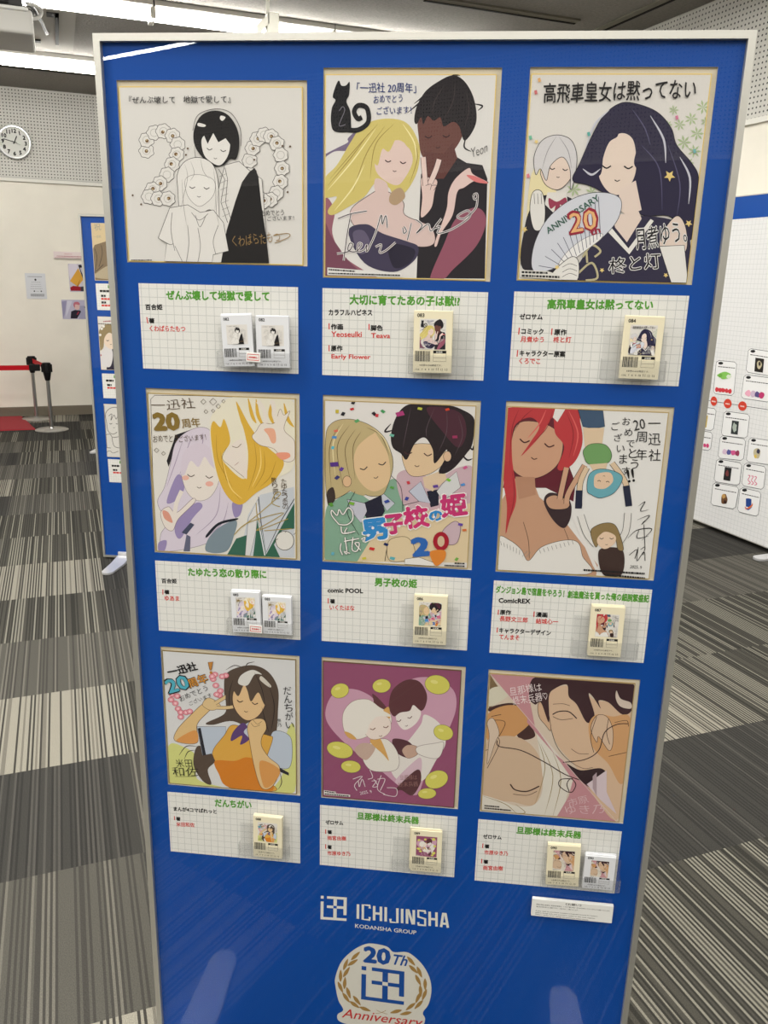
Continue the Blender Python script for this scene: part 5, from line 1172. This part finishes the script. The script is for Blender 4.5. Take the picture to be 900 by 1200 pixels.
pack('A2', '083', (485, 364.2, 531, 364.4, 528.3, 437.2, 483.9, 436.7), 'cream slip pack 083 with the embracing pair', CR, .004)
pack('A3', '084', (732.8, 370.7, 780, 371.2, 770.7, 444.8, 725.3, 443.5), 'cream slip pack 084 with the fan picture', CR, .005)
pack('A4', '085', (269.8, 693, 304, 695, 306, 742.5, 273, 740.5), 'left white slip pack of the lilac and yellow picture', WH, .011, 1)
pack('A4', '085', (306.4, 698, 342, 701.5, 341, 745, 309, 742), 'right white slip pack of the lilac and yellow picture', WH, .011, 1)
pack('A5', '086', (485.3, 697.4, 524.5, 699, 522.2, 756.6, 483.7, 753.8), 'cream slip pack 086 with the confetti pair', CR, .008)
pack('A6', '087', (693.4, 710.5, 734, 712, 726.4, 770.7, 689.6, 768), 'cream slip pack 087 with the red-haired figure', CR, .008)
pack('A7', '088', (296.5, 956, 330.5, 959, 330, 1006.5, 297, 1003.5), 'cream slip pack with the orange vest picture', CR, .012)
pack('A8', '089', (482, 972.5, 519, 975.5, 516, 1023.5, 481.5, 1020), 'cream slip pack with the plum heart picture', CR, .012, 2)
pack('A9', '090', (641.7, 990, 681.7, 992.2, 677.2, 1040, 640, 1035.6), 'cream slip pack of the diagonal picture', CR, .012)
pack('A9', '090', (686.7, 1002.2, 721.7, 1006, 718.3, 1044.4, 681.6, 1040), 'white slip pack of the diagonal picture at the card corner', WH, .011, 1)
def pocket(tl, br, label, n):
    x0, zt = at(tl[0], tl[1], .006); x1, zb = at(br[0], br[1], .006); zb = at(br[0] - 30, br[1] - 2.5, FD)[1] - .0012
    w, h = x1 - x0, zt - zb; d = FD + .0016
    r = thing('slip_pocket', label, 'slip pocket', BM(x0, 0, zb), 'clear acrylic pockets on the caption cards')
    def part(name, lo, hi):
        b = MB(); b.box(lo, hi, M_POCKET); b.build(name, r)
    part('back_plate', (0, HOLD0 - .0008, 0), (w, HOLD0, h)); part('front_lip', (0, -d - .0012, 0), (w, -d, h * .42)); part('ledge', (0, -d + .0002, -.0012), (w, HOLD0 - .0008, -.0004))
    for k in range(2): part('side_plate', (-.0009 if k == 0 else w + .0002, -d + .0002, 0), (-.0002 if k == 0 else w + .0009, HOLD0 - .001, h * .42))
for a in (((256, 384), (341.5, 434), 'clear pocket holding the two monochrome slip packs'), ((481, 383.3), (554, 440.6), 'clear pocket around slip pack 083, its right slot empty'), ((708, 387.5), (776, 447.5), 'clear pocket around slip pack 084, its left slot empty'),
          ((267.5, 700), (344, 747.5), 'clear pocket holding the two lilac picture slip packs'), ((470.5, 708), (535, 758), 'clear pocket around slip pack 086 in its middle'), ((673.5, 721), (744, 772.5), 'clear pocket around slip pack 087 at its right'),
          ((281.5, 964), (339.5, 1007.5), 'clear pocket around the orange vest slip pack'), ((461, 980.5), (520, 1024), 'clear pocket around the plum picture slip pack'), ((638, 1000), (723.5, 1044.5), 'clear pocket holding the two diagonal picture packs')): pocket(a[0], a[1], a[2], 0)
def sticker(quad, label):
    q = [at(quad[0], quad[1], FD + .004), at(quad[2], quad[3], FD + .004)]
    cx, cz = (q[0][0] + q[1][0]) / 2, (q[0][1] + q[1][1]) / 2; w, h = q[1][0] - q[0][0], q[0][1] - q[1][1]
    r = thing('sold_out_sticker', label, 'sticker', BM(cx, -FD - .004, cz) @ Matrix.Rotation(math.radians(2), 4, 'Y'))
    b = MB(); b.bbox((-w / 2, 0, -h / 2), (w / 2, .0009, h / 2), M_WHITE, .003, 2); b.build('paper', r)
    p = Print(lambda x, z: (x * w / 2, z * h / 2), -.0001)
    p.s((206, 60, 50), .09, [(-.8, -.6), (.8, -.6), (.8, .6), (-.8, .6), (-.8, -.64)], False); p.t((200, 40, 44), '完売御礼!', (-.64, -.22), (.62, -.22), None, .03, 0, .2); p.build('printed_text', r)
sticker((288.3, 412.8, 305.2, 424.6), 'small red framed sticker between the two monochrome slip packs'); sticker((291.8, 732, 307.4, 742.4), 'small red framed sticker between the lilac picture slip packs')

# white notice plate under the last caption card
nd = .012
q = [at(*p_, nd) for p_ in ((623.3, 1053.4), (719, 1061.7), (717.2, 1082.4), (623, 1073))]
cx, cz = sum(a[0] for a in q) / 4, sum(a[1] for a in q) / 4; w = (q[1][0] - q[0][0] + q[2][0] - q[3][0]) / 2; h = (q[0][1] - q[3][1] + q[1][1] - q[2][1]) / 2
r = thing('notice_plate', 'small white notice plate with fine print low on the blue board', 'notice', BM(cx, -nd, cz))
b = MB(); b.bbox((-w / 2, 0, -h / 2), (w / 2, nd - .0052, h / 2), mat((224, 223, 218), .6), .0006, 1); b.build('foam_plate', r)
pp = pixer(615, 1040, 7.826, cx, cz, nd); p = Print(pp, -.0001); g = (58, 56, 54)
p.t(g, '《お願い》', (372, 160), (520, 173), 20, .012)
for t_, a, b_ in (('複数の商品の抽選をご希望のお客様は、レジにて購入券を一点のみお持ちくださいますようお願いいたします。', (106, 158), (782, 220)), ('購入券のお持ち帰りはご遠慮ください。ご協力のほど、お願いいたします。', (106, 178), (490, 214)),
                 ('If you wish to purchase multiple autograph boards by lottery,', (100, 216), (668, 268)), ('please bring only one purchase ticket to the cash register.', (98, 232), (648, 288)), ('Please refrain from taking the purchase ticket home.', (98, 248), (584, 302))): p.t(g, t_, a, b_, 11, .012)
p.build('printed_text', r)

# ------------------------------------------------------------ second blue board behind on the left
def other_board(ox, oy, z0, z1, label, w=.9, turn=0):
    M = Matrix.Translation(TURN @ Vector((ox, oy, 0))) @ TURN @ Matrix.Rotation(turn, 4, 'Z')
    r = thing('display_board', label, 'display board', M)
    frame_rails(r, 0, w, z0, z1)
    b = MB(); b.box((.0095, 0, z0 + .0095), (w - .0095, .02, z1 - .0095), M_BLUE); b.build('mat_panel', r)
    b = MB(); b.box((.0095, -.0046, z0 + .0095), (w - .0095, -.0026, z1 - .0095), M_ACRYL); b.build('acrylic_sheet', r)
    return r, M
OX, OY = 4.5 * math.sin(math.radians(-25.5)), 4.5 * math.cos(math.radians(-25.5))
ob, OM = other_board(OX, OY, .012, 1.772, 'blue display board standing half hidden behind the big one')
foot_plate(ob, .12)
foot_plate(ob, .78)
b3, _ = other_board(-3.215, 6.87, .012, 1.70, 'farthest blue board of which only a foot shows', .8); foot_plate(b3, .014)
foot_plate(b3, .7)
def opix(x0, y0, s, cx, cz):
    def f(X, Y):
        d = ray(x0 + X / s, y0 + Y / s); t = OY / d.y
        return d.x * t - OX - cx, EYE + d.z * t - cz
    return f
def ozip(px, py):
    d = ray(px, py); t = OY / d.y; return d.x * t - OX, EYE + d.z * t
def oart(y_top, y_bot, xpx, label, draw, s=8.0, org=(100, 250), wd=.242):
    xl, zt = ozip(xpx[0], y_top); _, zb = ozip(xpx[1], y_bot); xl = .058; h = zt - zb
    cx, cz = xl + wd / 2, (zt + zb) / 2
    r = thing('art_board', label, 'art board', OM @ Matrix.Translation((cx, 0, cz)), 'art boards on the second blue board')
    b = MB(); b.box((-wd / 2, -.0012, -h / 2), (wd / 2, -.0002, h / 2), mat((216, 204, 178), .7)); b.build('card', r)
    p = Print(opix(org[0], org[1], s, cx, cz), -.0013, (-wd / 2 + .002, wd / 2 - .002, -h / 2 + .002, h / 2 - .002)); draw(p); p.build('drawing', r)
def d1(p):
    p.f((206, 186, 148), [(30, 80), (300, 80), (300, 640), (70, 640)], False)
    p.f((128, 110, 86), [(66, 330), (90, 296), (190, 264), (230, 250), (300, 270), (300, 640), (84, 640)], False)
    p.f((214, 184, 160), [(196, 250), (240, 160), (300, 150), (300, 300), (230, 300)]); p.f((40, 34, 34), [(190, 180), (215, 130), (260, 100), (300, 110), (300, 200), (230, 190), (215, 230), (200, 240)])
    p.f((60, 50, 46), [(205, 360), (235, 310), (240, 360), (215, 420)]); p.f((176, 162, 136), [(90, 600), (130, 540), (240, 480), (300, 500), (300, 610)])
    for a in ([(100, 545), (150, 500), (170, 480)], [(90, 330), (110, 420), (90, 560)], [(150, 300), (160, 380), (130, 500)]): p.s((56, 48, 42), 5, a)
    p.t((150, 150, 140), '祝', (90, 160), (150, 150), None, 0); p.t((150, 150, 140), '一迅社', (80, 230), (150, 226), None, 0)
def d2(p):
    p.f((216, 212, 206), [(80, 960), (320, 960), (320, 1500), (120, 1500)], False)
    p.f((44, 40, 58), [(220, 1300), (300, 1240), (320, 1480), (200, 1480)], False); p.f((214, 210, 210), [(160, 1280), (230, 1250), (260, 1330), (230, 1440), (150, 1400)])
    p.f((226, 206, 186), [(170, 1180), (200, 1130), (300, 1130), (310, 1200), (260, 1270), (200, 1250)])
    p.f((146, 128, 92), [(125, 1160), (140, 1080), (200, 1040), (280, 1050), (320, 1090), (320, 1160), (270, 1140), (220, 1120), (180, 1170), (170, 1260), (130, 1280)])
    p.face((240, 1190), 60, 0, (60, 50, 44), 4)
    for c in ((155, 1082), (140, 1140), (172, 1060)): p.dot((226, 222, 216), c, 12)
    for c in ((130, 1290), (145, 1330)): p.dot((176, 60, 70), c, 9)
    p.dashes((150, 40, 60), (170, 1010), (300, 1000), 10, 3); p.dashes((60, 56, 54), (120, 1030), (300, 1040), 8, 6)
def d3(p):
    p.f((214, 211, 205), [(130, 1750), (330, 1750), (330, 2300), (150, 2300)], False)
    gg = (96, 92, 88)
    for a in ([(200, 1960), (190, 1880), (230, 1830), (290, 1820), (330, 1860)], [(200, 1960), (215, 2040), (260, 2070), (300, 2050)], [(220, 1900), (250, 1880), (240, 1940), (270, 1890), (290, 1930), (310, 1880)], [(180, 2080), (230, 2070), (260, 2100), (330, 2090)], [(180, 2080), (170, 2180), (240, 2200)], [(250, 2100), (270, 2180), (320, 2200)], [(190, 1900), (170, 1940), (190, 1990)], [(150, 1800), (140, 2000), (150, 2160)]): p.s(gg, 5, a)
    p.face((270, 1970), 60, 0, gg, 4); p.s(gg, 4, [(190, 2240), (230, 2226), (260, 2246), (310, 2230)])
oart(261.2, 328.5, (104.7, 108.7), 'beige art board with a brown coat on the second board', d1)
oart(370.6, 433.1, (110.6, 114.5), 'art board with a light brown-haired figure on the second board', d2)
oart(473, 534.9, (116.8, 119.8), 'pencil line art board lowest on the second board', d3)
for y0_, y1_, lab, seed in ((332.1, 363.1, 'upper caption card of the second board', 1), (437.3, 466, 'middle caption card of the second board', 2), (537.2, 564, 'lowest caption card of the second board', 3)):
    _, zt = ozip(112, y0_); _, zb = ozip(112, y1_); cx, cz = .06 + .121, (zt + zb) / 2; h = zt - zb; w = .242
    r = thing('caption_card', lab, 'caption card', OM @ Matrix.Translation((cx, 0, cz)), 'caption cards on the second blue board')
    b = MB(); b.box((-w / 2, -.0012, -h / 2), (w / 2, -.0002, h / 2), gridpaper(pitch=.0126)); b.build('card', r)
    p = Print(lambda x, y: ((x - .5) * w, (.5 - y) * h), -.0013)
    p.dashes(GREEN, (.26, .06), (.9, .06), .11, seed, (.05, .09), .012); p.dashes(BLK, (.08, .24), (.46 if seed == 1 else .25, .24), .08, seed + 4, (.04, .07), .008)
    p.dashes(BLK, (.1, .42), (.2, .42), .08, seed, (.05, .07), .008); p.dashes(RED, (.1, .54), (.34, .54), .07, seed + 2, (.05, .07), .01)
    if seed == 1: p.dashes(BLK, (.1, .67), (.2, .67), .08, seed, (.05, .07), .008); p.dashes(RED, (.1, .79), (.5, .79), .07, seed + 2, (.05, .07), .01)
    p.build('printed_text', r)

# ------------------------------------------------------------ tall timeline panel by the right wall
PXX = 3.78
tp = thing('timeline_panel', 'tall white timeline panel with a blue top band by the right wall', 'display panel', Matrix.Translation((PXX, 0, 0)))
b = MB(); ylo, yhi = 2.5, 5.3
b.box((0, ylo, .036), (.03, yhi, 2.017), gridpaper((224, 224, 224), (196, 198, 198), .0275, .03, axes=(1, 2))); b.build('panel', tp)
b = MB(); b.box((-.0012, ylo, 1.893), (-.0002, yhi, 2.017), M_BLUE); b.build('header_band', tp)
for z0_, z1_ in ((.03, .036), (2.017, 2.023)):
    b = MB(); b.box((-.004, ylo, z0_), (.034, yhi, z1_), M_ALU); b.build('edge_strip', tp)
fp = room_at(885, 648, 2, .01)
b = MB(); n = 10; prof = [(-.0, -.04), (-.14, -.036)] + [(-.14 - .03 * math.sin(math.pi * i / n), -.034 * math.cos(math.pi * i / n)) for i in range(1, n)] + [(-.14, .036), (.0, .04), (.16, .04), (.16, -.04)]
b.prism(prof, 2, .002, .014, mat((214, 214, 216), .35, .5)); b.bbox((.004, -.04, .0141), (.026, .04, .0358), mat((214, 214, 216), .35, .5), .002); o = b.build('foot', tp); o.location = (0, fp.y - .08, 0)
def tpix(X, Y):
    v = room_at(810 + X / 5.2222, 390 + Y / 5.2222, 0, PXX); return -v.y, v.z
class WallPrint(Print):
    def build(s, name, parent, label=None):
        o = s.mb.build(name, parent, label); o.matrix_parent_inverse = Matrix.Identity(4); o.rotation_euler = (0, 0, -math.pi / 2); o.location = (-.0004, 0, 0); return o
p = WallPrint(tpix, 0.0); ln = (70, 72, 76)
p.s(ln, 2.2, [(60, 408), (470, 470)], False)
def rbox(q):
    pts = []
    for i in range(4):
        a, c_, d_ = q[i - 1], q[i], q[(i + 1) % 4]
        for t, v in ((.0, a), (.5, None), (1, d_)):
            if v is None: continue
            L_ = math.hypot(v[0] - c_[0], v[1] - c_[1]); pts.append((c_[0] + (v[0] - c_[0]) * 14 / L_, c_[1] + (v[1] - c_[1]) * 14 / L_))
    p.f((232, 232, 232), pts, False, ln, 2.2)
    tl = q[0]; ex = ((q[1][0] - tl[0]), (q[1][1] - tl[1])); W_ = math.hypot(*ex); ux, uy = ex[0] / W_, ex[1] / W_
    p.dot((34, 34, 36), (tl[0] + 26, tl[1] + 18), 15, 9); p.dashes((60, 60, 62), (tl[0] + 10, tl[1] + 36), (tl[0] + 10 + ux * W_ * .82, tl[1] + 36 + uy * W_ * .82), 5, int(tl[0]), (6, 16), 2.5)
boxes = [((155, 168), (280, 180), (260, 385), (135, 372)), ((352, 95), (500, 118), (486, 265), (335, 240)), ((325, 255), (500, 278), (480, 425), (305, 400)), ((60, 228), (130, 236), (115, 365), (40, 356)), ((40, 450), (155, 465), (135, 600), (20, 585)), ((20, 594), (133, 610), (118, 722), (0, 704)),
         ((202, 478), (360, 500), (343, 645), (184, 628)), ((180, 628), (335, 650), (320, 782), (164, 766)), ((357, 640), (500, 663), (486, 808), (337, 788)), ((157, 770), (312, 798), (296, 935), (140, 910)), ((327, 795), (460, 820), (443, 960), (310, 934)), ((136, 915), (295, 945), (270, 1080), (120, 1052)), ((302, 945), (430, 975), (410, 1125), (284, 1094))]
for q_ in boxes: rbox(q_)
for c, rx in (((140, 418), 20), ((225, 433), 24), ((315, 448), 26)): p.dot((206, 66, 48), c, rx, 29); p.dashes((232, 214, 208), (c[0] - 13, c[1] - 4), (c[0] + 13, c[1]), 8, 3, (5, 9), 2)
def blob(col, c, r, ry, seed):
    q_ = random.Random(seed); p.f(col, [(c[0] + r * q_.uniform(.75, 1.1) * math.cos(a), c[1] + ry * q_.uniform(.75, 1.1) * math.sin(a)) for a in (i * .6283 for i in range(10))])
blob((130, 190, 90), (205, 262), 44, 22, 1); blob((216, 226, 206), (232, 268), 16, 12, 2); blob((110, 170, 70), (180, 262), 14, 12, 4)
for i in range(5): blob((206, 60, 70), (158 + 20 * i, 346 + 3 * i), 12, 15, i + 20)
p.f((40, 36, 34), [(395, 152), (448, 160), (440, 244), (388, 236)], False); blob((190, 180, 150), (418, 196), 16, 26, 6); blob((60, 50, 44), (420, 190), 8, 14, 7)
for x_, c_ in ((350, (232, 170, 190)), (380, (200, 180, 200)), (408, (90, 80, 130)), (432, (190, 60, 110))): blob(c_, (x_, 370 + (x_ - 350) * .15), 18, 20, x_)
p.f((196, 170, 70), [(66, 500), (104, 506), (94, 580), (58, 574)], False); blob((150, 110, 50), (82, 540), 10, 24, 9)
for i in range(4): blob((206, 70, 120), (48 + 18 * i, 684 + 2 * i), 9, 14, i + 50)
p.f((56, 60, 62), [(252, 536), (294, 542), (286, 624), (244, 618)], False); blob((170, 180, 170), (268, 580), 14, 30, 31)
for x_, c_ in ((208, (216, 190, 210)), (232, (90, 90, 150)), (258, (206, 90, 140)), (284, (150, 60, 90))): blob(c_, (x_, 728 + (x_ - 208) * .12), 16, 18, x_)
blob((190, 180, 150), (405, 735), 22, 36, 41); blob((60, 60, 80), (412, 726), 12, 16, 42); blob((216, 186, 90), (395, 756), 10, 12, 43)
p.f((40, 38, 40), [(208, 820), (250, 828), (240, 908), (198, 900)], False); blob((120, 60, 60), (222, 862), 10, 22, 44)
for i in range(3): p.s((216, 110, 140), 4, [(350 + 20 * i, 872 + 4 * i), (362 + 20 * i, 876 + 4 * i), (350 + 20 * i, 900 + 4 * i), (364 + 20 * i, 916 + 4 * i), (350 + 20 * i, 926 + 3 * i)])
blob((110, 76, 50), (204, 1020), 24, 36, 45); blob((190, 150, 90), (200, 1000), 12, 14, 46); blob((60, 40, 34), (210, 1036), 12, 12, 47)
p.t((40, 70, 140), '1', (344, 1062), (362, 1064), 46, .05); p.s((216, 110, 60), 8, [(330, 1062), (340, 1078), (372, 1058), (378, 1040)], True, True); p.s((60, 90, 150), 5, [(334, 1066), (350, 1082), (374, 1066)], True, True)
p.build('timeline_print', tp)

COL.objects.unlink(_txt_o); bpy.data.objects.remove(_txt_o)
